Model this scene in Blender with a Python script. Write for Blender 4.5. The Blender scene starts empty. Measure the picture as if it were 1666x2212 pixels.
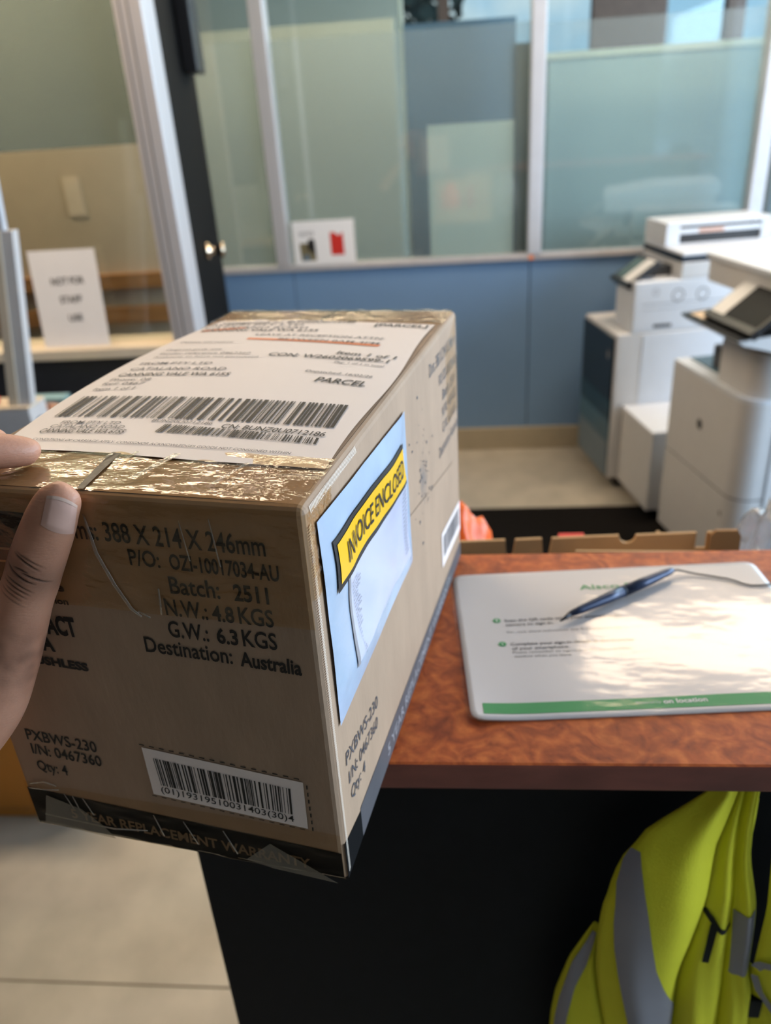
import bpy, bmesh, math, random
from mathutils import Vector, Matrix, noise

random.seed(7)
SC = bpy.context.scene
COL = SC.collection
PI = math.pi

# ------------------------------------------------------------------ camera
cam_d = bpy.data.cameras.new('camera')
cam = bpy.data.objects.new('camera', cam_d)
COL.objects.link(cam)
SC.camera = cam
RIGHT = Vector((0.99562428, 0.07134391, -0.06035182))
DOWN = Vector((-0.02158348, -0.45281062, -0.89134544))
FWD = Vector((-0.09092001, 0.88874777, -0.44928939))
CAMZ = 1.464
mw = Matrix.Identity(4)
for i in range(3):
    mw[i][0], mw[i][1], mw[i][2] = RIGHT[i], -DOWN[i], -FWD[i]
mw[2][3] = CAMZ
cam.matrix_world = mw
cam_d.sensor_fit = 'VERTICAL'
cam_d.sensor_height = 8.97
cam_d.sensor_width = 8.97
cam_d.lens = 1701.08 / 2212 * 8.97
cam_d.clip_start = 0.02
cam_d.clip_end = 200
cam_d.dof.use_dof = True
cam_d.dof.focus_distance = 0.405
cam_d.dof.aperture_fstop = 1.75

# ------------------------------------------------------------------ exposure
vs = SC.view_settings
vs.view_transform = 'Standard'
vs.look = 'None'
vs.exposure = 0.0
vs.gamma = 1.0
vs.use_curve_mapping = False
SC.cycles.max_bounces = 10
SC.cycles.transparent_max_bounces = 24
SC.cycles.caustics_reflective = False
SC.cycles.caustics_refractive = False
SC.cycles.sample_clamp_indirect = 4.0

# ------------------------------------------------------------------ sky
wd = bpy.data.worlds.new('sky')
SC.world = wd
wd.use_nodes = True
nt = wd.node_tree
nt.nodes.clear()
tc = nt.nodes.new('ShaderNodeTexCoord')
sep = nt.nodes.new('ShaderNodeSeparateXYZ')
ramp = nt.nodes.new('ShaderNodeValToRGB')
ramp.color_ramp.elements[0].position = 0.0
ramp.color_ramp.elements[0].color = (0.42, 0.68, 0.92, 1)
ramp.color_ramp.elements[1].position = 0.5
ramp.color_ramp.elements[1].color = (0.12, 0.36, 0.78, 1)
nz = nt.nodes.new('ShaderNodeTexNoise')
nz.inputs['Scale'].default_value = 5.0
nz.inputs['Detail'].default_value = 6.0
cr = nt.nodes.new('ShaderNodeValToRGB')
cr.color_ramp.elements[0].position = 0.48
cr.color_ramp.elements[1].position = 0.68
mx = nt.nodes.new('ShaderNodeMixRGB')
mx.inputs[2].default_value = (0.9, 0.93, 0.97, 1)
bg = nt.nodes.new('ShaderNodeBackground')
bg.inputs['Strength'].default_value = 1.05
wo = nt.nodes.new('ShaderNodeOutputWorld')
L = nt.links.new
L(tc.outputs['Generated'], sep.inputs[0])
L(sep.outputs['Z'], ramp.inputs[0])
L(tc.outputs['Generated'], nz.inputs['Vector'])
L(nz.outputs['Fac'], cr.inputs[0])
L(cr.outputs['Color'], mx.inputs[0])
L(ramp.outputs['Color'], mx.inputs[1])
L(mx.outputs[0], bg.inputs['Color'])
L(bg.outputs[0], wo.inputs[0])


# ------------------------------------------------------------------ daylight through the right-hand windows
def area_light(name, loc, rot, sx, sy, power, color):
    d = bpy.data.lights.new(name, 'AREA')
    d.shape = 'RECTANGLE'
    d.size, d.size_y = sx, sy
    d.energy = power
    d.color = color
    o = bpy.data.objects.new(name, d)
    o.location = loc
    o.rotation_euler = rot
    COL.objects.link(o)
    return o


DAY = (0.66, 0.82, 1.0)
area_light('window_daylight', (3.36, 0.90, 1.65), (0, PI / 2, 0), 1.7, 3.3, 185, DAY)
area_light('window_daylight', (3.36, 5.1, 1.65), (0, PI / 2, 0), 1.7, 2.4, 260, DAY)  # unseen source, added to brighten the room behind the glass


# ------------------------------------------------------------------ materials
def srgb(r, g, b):
    def f(c):
        c /= 255.0
        return c / 12.92 if c <= 0.04045 else ((c + 0.055) / 1.055) ** 2.4
    return (f(r), f(g), f(b), 1.0)


def lin(c):
    return (c[0], c[1], c[2], 1.0)


def mat(name, col, rough=0.5, metal=0.0, spec=0.5, var=0.06, vscale=20.0, bump=0.0, bscale=80.0, stretch=None,
        coat=0.0, coat_rough=0.05, emit=None, estr=0.0, sss=0.0, trans=0.0):
    m = bpy.data.materials.new(name)
    m.use_nodes = True
    n = m.node_tree.nodes
    l = m.node_tree.links.new
    p = n['Principled BSDF']
    p.inputs['Roughness'].default_value = rough
    p.inputs['Metallic'].default_value = metal
    p.inputs['Specular IOR Level'].default_value = spec
    p.inputs['Coat Weight'].default_value = coat
    p.inputs['Coat Roughness'].default_value = coat_rough
    if trans:
        p.inputs['Transmission Weight'].default_value = trans
    if sss:
        p.inputs['Subsurface Weight'].default_value = sss
        p.inputs['Subsurface Radius'].default_value = (0.006, 0.002, 0.001)
        p.inputs['Subsurface Scale'].default_value = 1.0
    if emit:
        p.inputs['Emission Color'].default_value = lin(emit)
        p.inputs['Emission Strength'].default_value = estr
    t = n.new('ShaderNodeTexCoord')
    mp = n.new('ShaderNodeMapping')
    l(t.outputs['Object'], mp.inputs['Vector'])
    if stretch:
        mp.inputs['Scale'].default_value = stretch
    nz = n.new('ShaderNodeTexNoise')
    nz.inputs['Scale'].default_value = vscale
    nz.inputs['Detail'].default_value = 5
    l(mp.outputs[0], nz.inputs['Vector'])
    r = n.new('ShaderNodeValToRGB')
    r.color_ramp.elements[0].position = 0.3
    r.color_ramp.elements[1].position = 0.7
    c = lin(col)
    r.color_ramp.elements[0].color = (c[0] * (1 - var), c[1] * (1 - var), c[2] * (1 - var), 1)
    r.color_ramp.elements[1].color = (min(1, c[0] * (1 + var)), min(1, c[1] * (1 + var)), min(1, c[2] * (1 + var)), 1)
    l(nz.outputs['Fac'], r.inputs[0])
    l(r.outputs['Color'], p.inputs['Base Color'])
    if bump:
        b2 = n.new('ShaderNodeTexNoise')
        b2.inputs['Scale'].default_value = bscale
        b2.inputs['Detail'].default_value = 4
        l(mp.outputs[0], b2.inputs['Vector'])
        bp = n.new('ShaderNodeBump')
        bp.inputs['Strength'].default_value = bump
        bp.inputs['Distance'].default_value = 0.002
        l(b2.outputs['Fac'], bp.inputs['Height'])
        l(bp.outputs[0], p.inputs['Normal'])
    return m


def film_mat(name, tint, clear, diff=None, rough=0.05, ior=1.5, bump=0.0, bscale=60.0, stretch=None, gloss=1.0, bdist=0.002):
    """thin see-through sheet: transparent + (diffuse haze) + fresnel reflection"""
    m = bpy.data.materials.new(name)
    m.use_nodes = True
    n = m.node_tree.nodes
    l = m.node_tree.links.new
    n.clear()
    out = n.new('ShaderNodeOutputMaterial')
    tr = n.new('ShaderNodeBsdfTransparent')
    tr.inputs[0].default_value = lin(tint)
    base = tr.outputs[0]
    if diff:
        df = n.new('ShaderNodeBsdfDiffuse')
        df.inputs[0].default_value = lin(diff)
        tl = n.new('ShaderNodeBsdfTranslucent')
        tl.inputs[0].default_value = lin(diff)
        m0 = n.new('ShaderNodeMixShader')
        m0.inputs[0].default_value = 0.35
        l(df.outputs[0], m0.inputs[1])
        l(tl.outputs[0], m0.inputs[2])
        m1 = n.new('ShaderNodeMixShader')
        m1.inputs[0].default_value = 1 - clear
        l(base, m1.inputs[1])
        l(m0.outputs[0], m1.inputs[2])
        base = m1.outputs[0]
    g = n.new('ShaderNodeBsdfGlossy')
    g.inputs['Roughness'].default_value = rough
    g.inputs[0].default_value = (gloss, gloss, gloss, 1)
    fr = n.new('ShaderNodeFresnel')
    ge = n.new('ShaderNodeNewGeometry')      # same reflection from both sides of a thin sheet
    mi = n.new('ShaderNodeMix')
    mi.inputs[2].default_value = ior
    mi.inputs[3].default_value = 1 / ior
    l(ge.outputs['Backfacing'], mi.inputs[0])
    l(mi.outputs[0], fr.inputs[0])
    if bump:
        t = n.new('ShaderNodeTexCoord')
        mp = n.new('ShaderNodeMapping')
        if stretch:
            mp.inputs['Scale'].default_value = stretch
        l(t.outputs['Object'], mp.inputs['Vector'])
        nz = n.new('ShaderNodeTexNoise')
        nz.inputs['Scale'].default_value = bscale
        nz.inputs['Detail'].default_value = 3
        l(mp.outputs[0], nz.inputs['Vector'])
        bp = n.new('ShaderNodeBump')
        bp.inputs['Strength'].default_value = bump
        bp.inputs['Distance'].default_value = bdist
        l(nz.outputs['Fac'], bp.inputs['Height'])
        l(bp.outputs[0], g.inputs['Normal'])
        l(bp.outputs[0], fr.inputs['Normal'])
    m2 = n.new('ShaderNodeMixShader')
    l(fr.outputs[0], m2.inputs[0])
    l(base, m2.inputs[1])
    l(g.outputs[0], m2.inputs[2])
    l(m2.outputs[0], out.inputs[0])
    return m


M = {}
M['white'] = mat('white_plastic', srgb(218, 224, 232), 0.42, var=0.02)
M['panel_white'] = mat('warm_white_plastic', srgb(212, 213, 214), 0.45, var=0.02)
M['navy'] = mat('navy_plastic', srgb(22, 40, 56), 0.4, var=0.05)
M['teal_navy'] = mat('teal_navy_plastic', srgb(36, 68, 86), 0.4, var=0.05)
M['slate_blue'] = mat('slate_blue_plastic', srgb(72, 104, 122), 0.42, var=0.05)
M['slate_grey'] = mat('slate_grey_plastic', srgb(104, 122, 134), 0.42, var=0.05)
M['black_plastic'] = mat('black_plastic', srgb(22, 22, 24), 0.35, var=0.1)
M['dark_grey'] = mat('dark_grey_plastic', srgb(52, 54, 58), 0.45, var=0.08)
M['screen'] = mat('dark_screen', srgb(20, 22, 24), 0.55, var=0.05, spec=0.15)
M['green_screen'] = mat('grey_green_screen', srgb(84, 104, 104), 0.15, var=0.05)
M['grey_print'] = mat('grey_print', srgb(120, 122, 128), 0.6, var=0.03)
M['seam'] = mat('seam_grey', srgb(120, 120, 122), 0.7, var=0.04)
M['floor'] = mat('beige_vinyl', srgb(174, 168, 154), 0.38, var=0.13, vscale=9, bump=0.05, bscale=200)
M['floor_seam'] = mat('dark_floor_joint', srgb(120, 110, 95), 0.8)
M['mat'] = mat('black_carpet', srgb(20, 18, 17), 0.95, var=0.3, vscale=250, bump=0.4, bscale=500, spec=0.1)
M['blue'] = mat('blue_laminate', srgb(116, 150, 188), 0.45, var=0.03, vscale=3)
M['skirt'] = mat('beige_skirting', srgb(176, 166, 144), 0.5, var=0.04)
M['alu'] = mat('satin_aluminium', srgb(205, 203, 206), 0.42, 0.35, var=0.04, stretch=(1, 1, .02))
M['alu_light'] = mat('pale_aluminium', srgb(206, 212, 222), 0.4, 0.2, var=0.03)
M['black_paint'] = mat('black_paint', srgb(8, 8, 9), 0.7, var=0.15, spec=0.12)
M['black_lam'] = mat('black_laminate', srgb(16, 18, 21), 0.65, var=0.12, vscale=60, spec=0.2)
M['charcoal'] = mat('charcoal_board', srgb(52, 50, 52), 0.7, var=0.06)
M['wall'] = mat('painted_plaster', srgb(214, 208, 196), 0.8, var=0.02)
M['entry_wall'] = mat('slate_entry_wall', srgb(70, 66, 64), 0.8, var=0.04)
M['ceiling'] = mat('ceiling_paint', srgb(186, 180, 172), 0.9, var=0.02)
M['tan'] = mat('tan_board', srgb(190, 172, 148), 0.7, var=0.05, vscale=6)
M['tan_light'] = mat('pale_tan_card', srgb(214, 196, 172), 0.7, var=0.03)
M['brown_wood'] = mat('brown_shelf_wood', srgb(160, 112, 66), 0.6, var=0.2, vscale=8, stretch=(1, 6, 6))
M['shelf_paper'] = mat('shelf_stock', srgb(170, 156, 134), 0.7, var=0.06)
M['paper'] = mat('white_paper', srgb(240, 238, 238), 0.6, var=0.015)
M['label_paper'] = mat('label_paper', srgb(250, 238, 233), 0.5, var=0.012, vscale=12)
M['ink'] = mat('black_ink', srgb(22, 20, 20), 0.6, var=0.2)
M['ink_box'] = mat('carton_print_ink', srgb(24, 20, 18), 0.65, var=0.3, vscale=400)
M['ink_grey'] = mat('grey_ink', srgb(84, 82, 86), 0.6, var=0.1)
M['ink_light'] = mat('light_grey_ink', srgb(150, 148, 152), 0.6, var=0.1)
M['ink_band'] = mat('band_ink', srgb(14, 14, 16), 0.75, var=0.15, spec=0.12)
M['tan_print'] = mat('tan_lettering', srgb(124, 100, 76), 0.6, var=0.1)
M['orange_ink'] = mat('orange_highlighter', srgb(246, 150, 104), 0.6, var=0.05)
M['yellow'] = mat('yellow_film', srgb(244, 192, 24), 0.35, var=0.03)
M['poly'] = mat('white_blue_poly', srgb(172, 190, 212), 0.25, var=0.06, vscale=30, bump=0.25, bscale=40)
M['insert'] = mat('insert_paper', srgb(198, 203, 224), 0.3, var=0.03, vscale=25, bump=0.15, bscale=30)
M['green'] = mat('green_print', srgb(38, 150, 84), 0.5, var=0.03)
M['red'] = mat('red_print', srgb(206, 44, 34), 0.6, var=0.04)
M['sheet'] = mat('laminated_paper', srgb(212, 208, 210), 0.35, var=0.01, coat=0.0)
M['pen'] = mat('blue_black_pen_metal', srgb(46, 58, 84), 0.3, 0.4, var=0.05)
M['pen_dark'] = mat('dark_pen_metal', srgb(34, 38, 46), 0.3, 0.6, var=0.05)
M['cord'] = mat('grey_cord', srgb(86, 82, 80), 0.6)
M['lime'] = mat('lime_hi_vis_knit', srgb(240, 238, 52), 0.8, var=0.05, vscale=14, bump=0.25, bscale=700)
M['reflective'] = mat('silver_reflective_tape', srgb(150, 150, 158), 0.5, 0.1, var=0.04)
M['binding'] = mat('black_binding', srgb(12, 16, 18), 0.8, var=0.1)
M['carton2'] = mat('brown_carton', srgb(196, 158, 112), 0.75, var=0.05, vscale=30)
M['carton_in'] = mat('dark_brown_carton', srgb(172, 130, 84), 0.8, var=0.05)
M['orange_bag'] = mat('orange_plastic', srgb(255, 108, 30), 0.35, var=0.08, bump=0.4, bscale=40)
M['amber'] = mat('amber_carton', srgb(206, 140, 56), 0.6, var=0.03)
M['brass'] = mat('polished_knob', srgb(225, 205, 180), 0.18, 1.0, var=0.03)
M['stand'] = mat('cream_grey_metal', srgb(206, 204, 204), 0.5, var=0.03)
M['stand_cream'] = mat('cream_paint_and_lit_face', srgb(216, 202, 180), 0.5, var=0.03)
M['cyan_paper'] = mat('pale_blue_paper', srgb(150, 190, 200), 0.6)
M['lime_paper'] = mat('pale_green_paper', srgb(168, 186, 120), 0.6)
M['pink'] = mat('pink_beige_tape', srgb(200, 160, 142), 0.5)
M['mauve'] = mat('mauve_grey_knit', srgb(128, 112, 112), 0.8, var=0.15, vscale=60, bump=0.5, bscale=120)
M['pale_board'] = mat('pale_mint_board', srgb(244, 248, 238), 0.6, var=0.015, vscale=3)
M['bluegrey'] = mat('blue_grey_panel', srgb(112, 142, 170), 0.6, var=0.04, vscale=3)
M['bluegrey_dark'] = mat('dark_grey_post', srgb(84, 90, 88), 0.6, var=0.05)
M['sage'] = mat('sage_cabinet', srgb(176, 200, 206), 0.6, var=0.04, vscale=2)
M['sage_light'] = mat('pale_trim', srgb(214, 224, 214), 0.5, var=0.02)
M['sage_wall'] = mat('sage_wall', srgb(138, 150, 146), 0.8, var=0.03, vscale=2)
M['umber'] = mat('umber_pillar', srgb(74, 60, 54), 0.8, var=0.1)
M['asphalt'] = mat('asphalt', srgb(120, 126, 130), 0.9, var=0.1)
M['house'] = mat('pale_render', srgb(176, 190, 196), 0.85, var=0.04)
M['roof'] = mat('blue_grey_roof', srgb(128, 150, 166), 0.8, var=0.08)
M['car'] = mat('white_car_paint', srgb(240, 242, 244), 0.25, coat=0.5)
M['leaf'] = mat('dark_leaf', srgb(40, 56, 48), 0.7, var=0.3)
M['light'] = mat('troffer_diffuser', (1, 0.95, 0.86), 0.8, emit=(1.0, 0.75, 0.51), estr=21.0)
M['glass'] = film_mat('clear_glass', (0.93, 0.97, 0.96), 1.0, rough=0.02, ior=1.45)
M['frost'] = film_mat('grey_green_window_film', (0.98, 1.0, 1.0), 0.87, diff=(0.52, 0.62, 0.66), rough=0.05, ior=1.7)
M['frost_left'] = film_mat('sage_window_film', (0.76, 0.85, 0.83), 0.55, diff=(0.31, 0.38, 0.38), rough=0.08, ior=1.5)
M['tape'] = film_mat('clear_packing_tape', (0.95, 0.83, 0.64), 1.0, rough=0.10, ior=1.62, bump=0.55, bscale=70, stretch=(1, 2.2, 2.2))
M['tape_flat'] = film_mat('clear_tape_flat', (0.94, 0.88, 0.78), 1.0, rough=0.16, ior=1.14, bump=0.12, bscale=60)
M['tape_ridge'] = mat('tape_ridge', srgb(214, 206, 196), 0.12, 0.5, var=0.15, bump=0.8, bscale=200)
M['laminate'] = film_mat('laminate_gloss', (1, 1, 1), 1.0, rough=0.085, ior=1.48, bump=0.42, bscale=30, stretch=(0.7, 1.3, 1), bdist=0.0012, gloss=0.55)
M['wrap'] = film_mat('clear_bubble_wrap', (0.86, 0.86, 0.88), 0.6, diff=(0.62, 0.61, 0.62), rough=0.12, ior=1.6, bump=1.0, bscale=60, bdist=0.006)


def cardboard():
    m = mat('cardboard', (0.41, 0.285, 0.195), 0.7, var=0.07, vscale=40, bump=0.12, bscale=260, stretch=(1, 1, 0.35), spec=0.3)
    n = m.node_tree.nodes
    l = m.node_tree.links.new
    p = n['Principled BSDF']
    src = p.inputs['Base Color'].links[0].from_socket
    # grey oily stain with its own shape on the right face, at (0.214, 0.238, 0.155) of the box
    t = n.new('ShaderNodeTexCoord')
    vm = n.new('ShaderNodeVectorMath')
    vm.operation = 'SUBTRACT'
    vm.inputs[1].default_value = (0.214, 0.238, 0.155)
    l(t.outputs['Object'], vm.inputs[0])
    vs2 = n.new('ShaderNodeVectorMath')
    vs2.operation = 'MULTIPLY'
    vs2.inputs[1].default_value = (20, 40, 24)
    l(vm.outputs[0], vs2.inputs[0])
    ln = n.new('ShaderNodeVectorMath')
    ln.operation = 'LENGTH'
    l(vs2.outputs[0], ln.inputs[0])
    nz = n.new('ShaderNodeTexNoise')
    nz.inputs['Scale'].default_value = 90
    nz.inputs['Detail'].default_value = 6
    l(t.outputs['Object'], nz.inputs['Vector'])
    ma = n.new('ShaderNodeMath')
    ma.operation = 'ADD'
    l(ln.outputs['Value'], ma.inputs[0])
    l(nz.outputs['Fac'], ma.inputs[1])
    rp = n.new('ShaderNodeValToRGB')
    rp.color_ramp.elements[0].position = 0.55
    rp.color_ramp.elements[0].color = (0.75, 0.75, 0.75, 1)
    rp.color_ramp.elements[1].position = 1.25 if False else 0.98
    rp.color_ramp.elements[1].color = (0, 0, 0, 1)
    l(ma.outputs[0], rp.inputs[0])
    mxx = n.new('ShaderNodeMixRGB')
    mxx.inputs[2].default_value = (0.17, 0.15, 0.14, 1)
    l(rp.outputs['Color'], mxx.inputs[0])
    l(src, mxx.inputs[1])
    l(mxx.outputs[0], p.inputs['Base Color'])
    return m


M['card'] = cardboard()
M['gap'] = mat('shadowy_gap', srgb(64, 60, 56), 0.5, var=0.7, vscale=220)
M['flute'] = mat('pale_corrugated_edge', srgb(222, 210, 196), 0.5, var=0.1)


def burl():
    m = bpy.data.materials.new('russet_leather_laminate')
    m.use_nodes = True
    n = m.node_tree.nodes
    l = m.node_tree.links.new
    p = n['Principled BSDF']
    t = n.new('ShaderNodeTexCoord')
    nz = n.new('ShaderNodeTexNoise')
    nz.inputs['Scale'].default_value = 44
    nz.inputs['Detail'].default_value = 9
    nz.inputs['Distortion'].default_value = 1.6
    l(t.outputs['Object'], nz.inputs['Vector'])
    r = n.new('ShaderNodeValToRGB')
    e = r.color_ramp.elements
    e[0].position = 0.30
    e[0].color = (0.22, 0.042, 0.013, 1)
    e[1].position = 0.72
    e[1].color = (0.58, 0.150, 0.036, 1)
    k = e.new(0.5)
    k.color = (0.40, 0.086, 0.021, 1)
    l(nz.outputs['Fac'], r.inputs[0])
    nz2 = n.new('ShaderNodeTexNoise')
    nz2.inputs['Scale'].default_value = 160
    nz2.inputs['Detail'].default_value = 3
    l(t.outputs['Object'], nz2.inputs['Vector'])
    mm = n.new('ShaderNodeMixRGB')
    mm.blend_type = 'OVERLAY'
    mm.inputs[0].default_value = 0.35
    l(r.outputs['Color'], mm.inputs[1])
    l(nz2.outputs['Fac'], mm.inputs[2])
    l(mm.outputs[0], p.inputs['Base Color'])
    p.inputs['Roughness'].default_value = 0.5
    p.inputs['Specular IOR Level'].default_value = 0.28
    bp = n.new('ShaderNodeBump')
    bp.inputs['Strength'].default_value = 0.12
    bp.inputs['Distance'].default_value = 0.001
    l(nz2.outputs['Fac'], bp.inputs['Height'])
    l(bp.outputs[0], p.inputs['Normal'])
    return m


M['burl'] = burl()
M['burl_edge'] = mat('russet_edge_band', (0.20, 0.060, 0.042), 0.5, var=0.25, vscale=40, stretch=(0.4, 1, 1))


# ------------------------------------------------------------------ geometry helpers
def obj(name, bm, m, parent=None, smooth=False, mods=None):
    me = bpy.data.meshes.new(name)
    bmesh.ops.recalc_face_normals(bm, faces=bm.faces)
    bm.to_mesh(me)
    bm.free()
    if isinstance(m, (list, tuple)):
        for k in m:
            me.materials.append(k)
    else:
        me.materials.append(m)
    if smooth:
        for p in me.polygons:
            p.use_smooth = True
    o = bpy.data.objects.new(name, me)
    COL.objects.link(o)
    if parent:
        o.parent = parent
    return o


def thing(name, label, cat, loc=(0, 0, 0), rz=0.0, group=None):
    o = bpy.data.objects.new(name, None)
    COL.objects.link(o)
    o.empty_display_size = 0.05
    o.location = loc
    o.rotation_euler = (0, 0, rz)
    o['label'] = label
    o['category'] = cat
    if group:
        o['group'] = group
    return o


def tag(o, label, cat, group=None):
    o['label'] = label
    o['category'] = cat
    if group:
        o['group'] = group
    return o


def struct(o):
    o['kind'] = 'structure'
    return o


def box(bm, x0, x1, y0, y1, z0, z1, bev=0.0, seg=2):
    r = bmesh.ops.create_cube(bm, size=1.0)
    vs_ = r['verts']
    for v in vs_:
        v.co = Vector((x0 + (v.co.x + .5) * (x1 - x0), y0 + (v.co.y + .5) * (y1 - y0), z0 + (v.co.z + .5) * (z1 - z0)))
    if bev:
        es = list({e for v in vs_ for e in v.link_edges})
        bmesh.ops.bevel(bm, geom=es, offset=bev, segments=seg, affect='EDGES', profile=0.5)
    return vs_


def B(x0, x1, y0, y1, z0, z1, bev=0.0, seg=2):
    bm = bmesh.new()
    box(bm, x0, x1, y0, y1, z0, z1, bev, seg)
    return bm


def prism(pts, axis, a, b, bm=None):
    """polygon pts (u, v) extruded along axis ('x': u=y v=z, 'y': u=x v=z, 'z': u=x v=y)"""
    bm = bm or bmesh.new()

    def P(u, v, w):
        return {'x': (w, u, v), 'y': (u, w, v), 'z': (u, v, w)}[axis]
    lo = [bm.verts.new(P(u, v, a)) for u, v in pts]
    hi = [bm.verts.new(P(u, v, b)) for u, v in pts]
    bm.faces.new(lo)
    bm.faces.new(hi[::-1])
    n = len(pts)
    for i in range(n):
        j = (i + 1) % n
        bm.faces.new((lo[i], hi[i], hi[j], lo[j]))
    return bm


def sweep(bm, pts, radii, seg=12, squash=None, up=Vector((0, 0, 1)), caps=True):
    """tube through pts; squash = list of thickness factors along the frame's second axis"""
    pts = [Vector(p) for p in pts]
    rings = []
    prev = None
    n = len(pts)
    for i, p in enumerate(pts):
        t = (pts[min(i + 1, n - 1)] - pts[max(i - 1, 0)]).normalized()
        if prev is None:
            a = up - t * up.dot(t)
            if a.length < 1e-3:
                a = Vector((1, 0, 0)) - t * t.x
        else:
            a = prev - t * prev.dot(t)
        a.normalize()
        prev = a
        b = t.cross(a)
        r = radii[i] if isinstance(radii, (list, tuple)) else radii
        s = squash[i] if squash else 1.0
        rings.append([bm.verts.new(p + a * (r * s * math.sin(2 * PI * k / seg)) + b * (r * math.cos(2 * PI * k / seg))) for k in range(seg)])
    for i in range(n - 1):
        for k in range(seg):
            j = (k + 1) % seg
            bm.faces.new((rings[i][k], rings[i][j], rings[i + 1][j], rings[i + 1][k]))
    if caps:
        bm.faces.new(rings[0][::-1])
        bm.faces.new(rings[-1])
    return bm


def disc(bm, c, axis, r, seg=24, r_in=None):
    """flat disc or ring; axis = normal"""
    n = Vector(axis).normalized()
    a = n.orthogonal().normalized()
    b = n.cross(a)
    c = Vector(c)
    o = [bm.verts.new(c + a * (r * math.cos(2 * PI * k / seg)) + b * (r * math.sin(2 * PI * k / seg))) for k in range(seg)]
    if r_in is None:
        bm.faces.new(o)
    else:
        i_ = [bm.verts.new(c + a * (r_in * math.cos(2 * PI * k / seg)) + b * (r_in * math.sin(2 * PI * k / seg))) for k in range(seg)]
        for k in range(seg):
            j = (k + 1) % seg
            bm.faces.new((o[k], o[j], i_[j], i_[k]))
    return bm


def grid(f, nu, nv, bm=None):
    """surface from f(u, v) -> point, u v in 0..1"""
    bm = bm or bmesh.new()
    vv = [[bm.verts.new(f(i / nu, j / nv)) for i in range(nu + 1)] for j in range(nv + 1)]
    for j in range(nv):
        for i in range(nu):
            bm.faces.new((vv[j][i], vv[j][i + 1], vv[j + 1][i + 1], vv[j + 1][i]))
    return bm


def solid(o, t, off=0.0):
    md = o.modifiers.new('thickness', 'SOLIDIFY')
    md.thickness = t
    md.offset = off
    return o


# flat lettering -------------------------------------------------------
def text_verts(txt, bold=0.0):
    cu = bpy.data.curves.new('lettering', 'FONT')
    cu.body = txt
    cu.size = 1.0
    cu.offset = bold
    cu.resolution_u = 3
    ob = bpy.data.objects.new('lettering', cu)
    COL.objects.link(ob)
    dg = bpy.context.evaluated_depsgraph_get()
    me = bpy.data.meshes.new_from_object(ob.evaluated_get(dg))
    vs_ = [v.co.copy() for v in me.vertices]
    fs = [tuple(p.vertices) for p in me.polygons]
    bpy.data.objects.remove(ob)
    bpy.data.curves.remove(cu)
    bpy.data.meshes.remove(me)
    return vs_, fs


CAPH = max(v.y for v in text_verts('H')[0])


def letters(bm, txt, p0, p1, cap, frame, bold=0.0, slant=0.0):
    """text from p0 to p1 (baseline ends, face coordinates); frame maps (u, v) to a point"""
    vs_, fs = text_verts(txt, bold)
    if not vs_:
        return
    x0 = min(v.x for v in vs_)
    x1 = max(v.x for v in vs_)
    d = Vector((p1[0] - p0[0], p1[1] - p0[1]))
    w = d.length
    d.normalize()
    e = Vector((-d.y, d.x))
    nv = []
    for v in vs_:
        a = (v.x - x0) / max(x1 - x0, 1e-6) * w
        b = v.y / CAPH * cap
        a += slant * b
        nv.append(bm.verts.new(frame(p0[0] + d.x * a + e.x * b, p0[1] + d.y * a + e.y * b)))
    for f in fs:
        try:
            bm.faces.new([nv[i] for i in f])
        except ValueError:
            pass


def text_obj(lines, frame, m, parent, name='printed_text', bold=0.0):
    o = None
    for ln in lines:                       # every printed line is a part of its own
        bm = bmesh.new()
        letters(bm, ln[0], ln[1], ln[2], ln[3], frame, ln[4] if len(ln) > 4 else bold)
        o = obj(name, bm, m, parent)
    return o


def quad(bm, pts, frame, nu=1, nv=1):
    a, b, c, d = [Vector(p) for p in pts]   # BL, BR, TR, TL
    return grid(lambda u, v: frame(*((a * (1 - u) + b * u) * (1 - v) + (d * (1 - u) + c * u) * v)), nu, nv, bm)


def bars(bl, br, tr, tl, frame, m, parent, n=60, seed=1, name='barcode_bars', rows=1):
    rnd = random.Random(seed)
    bm = bmesh.new()
    a, b, c, d = [Vector(p) for p in (bl, br, tr, tl)]
    ws = [rnd.choice((1, 1, 1, 2, 2, 3, 4)) for _ in range(2 * n + 1)]
    tot = sum(ws)
    x = 0
    for i, w in enumerate(ws):
        if i % 2 == 0:
            u0, u1 = x / tot, (x + w) / tot
            quad(bm, (a.lerp(b, u0), a.lerp(b, u1), d.lerp(c, u1), d.lerp(c, u0)), frame, 1, rows)
        x += w
    return obj(name, bm, m, parent)


# ================================================================== THE ROOM
WY = 3.552           # face of the blue dado
fl = struct(obj('floor', B(-3.3, 3.45, -2.6, 6.7, -0.06, 0.0), M['floor']))
bm = bmesh.new()
box(bm, -3.2, -0.25, 0.9, 0.903, -0.001, 0.0012)
o = obj('floor_joint', bm, M['floor_seam'], fl)
o.rotation_euler = (0, 0, 0.0)
o = obj('carpet_inset', B(-0.20, 3.3, 1.15, 2.90, 0.0, 0.004), M['mat'], fl)
o['label'] = 'black carpet inset behind the counter'
struct(obj('ceiling', B(-3.3, 3.45, -2.6, 6.7, 2.7, 2.76), M['ceiling']))
struct(obj('wall_left', B(-3.3, -3.2, -2.6, 6.7, 0, 2.7), M['entry_wall']))
wf = bmesh.new()
box(wf, -3.3, 2.25, -2.7, -2.6, 0, 2.7)
box(wf, 2.25, 3.45, -2.7, -2.6, 0, 0.15)
box(wf, 2.25, 3.45, -2.7, -2.6, 2.5, 2.7)
box(wf, 2.88, 2.95, -2.7, -2.6, 0.15, 2.5)
struct(obj('wall_front', wf, M['entry_wall']))

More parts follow.
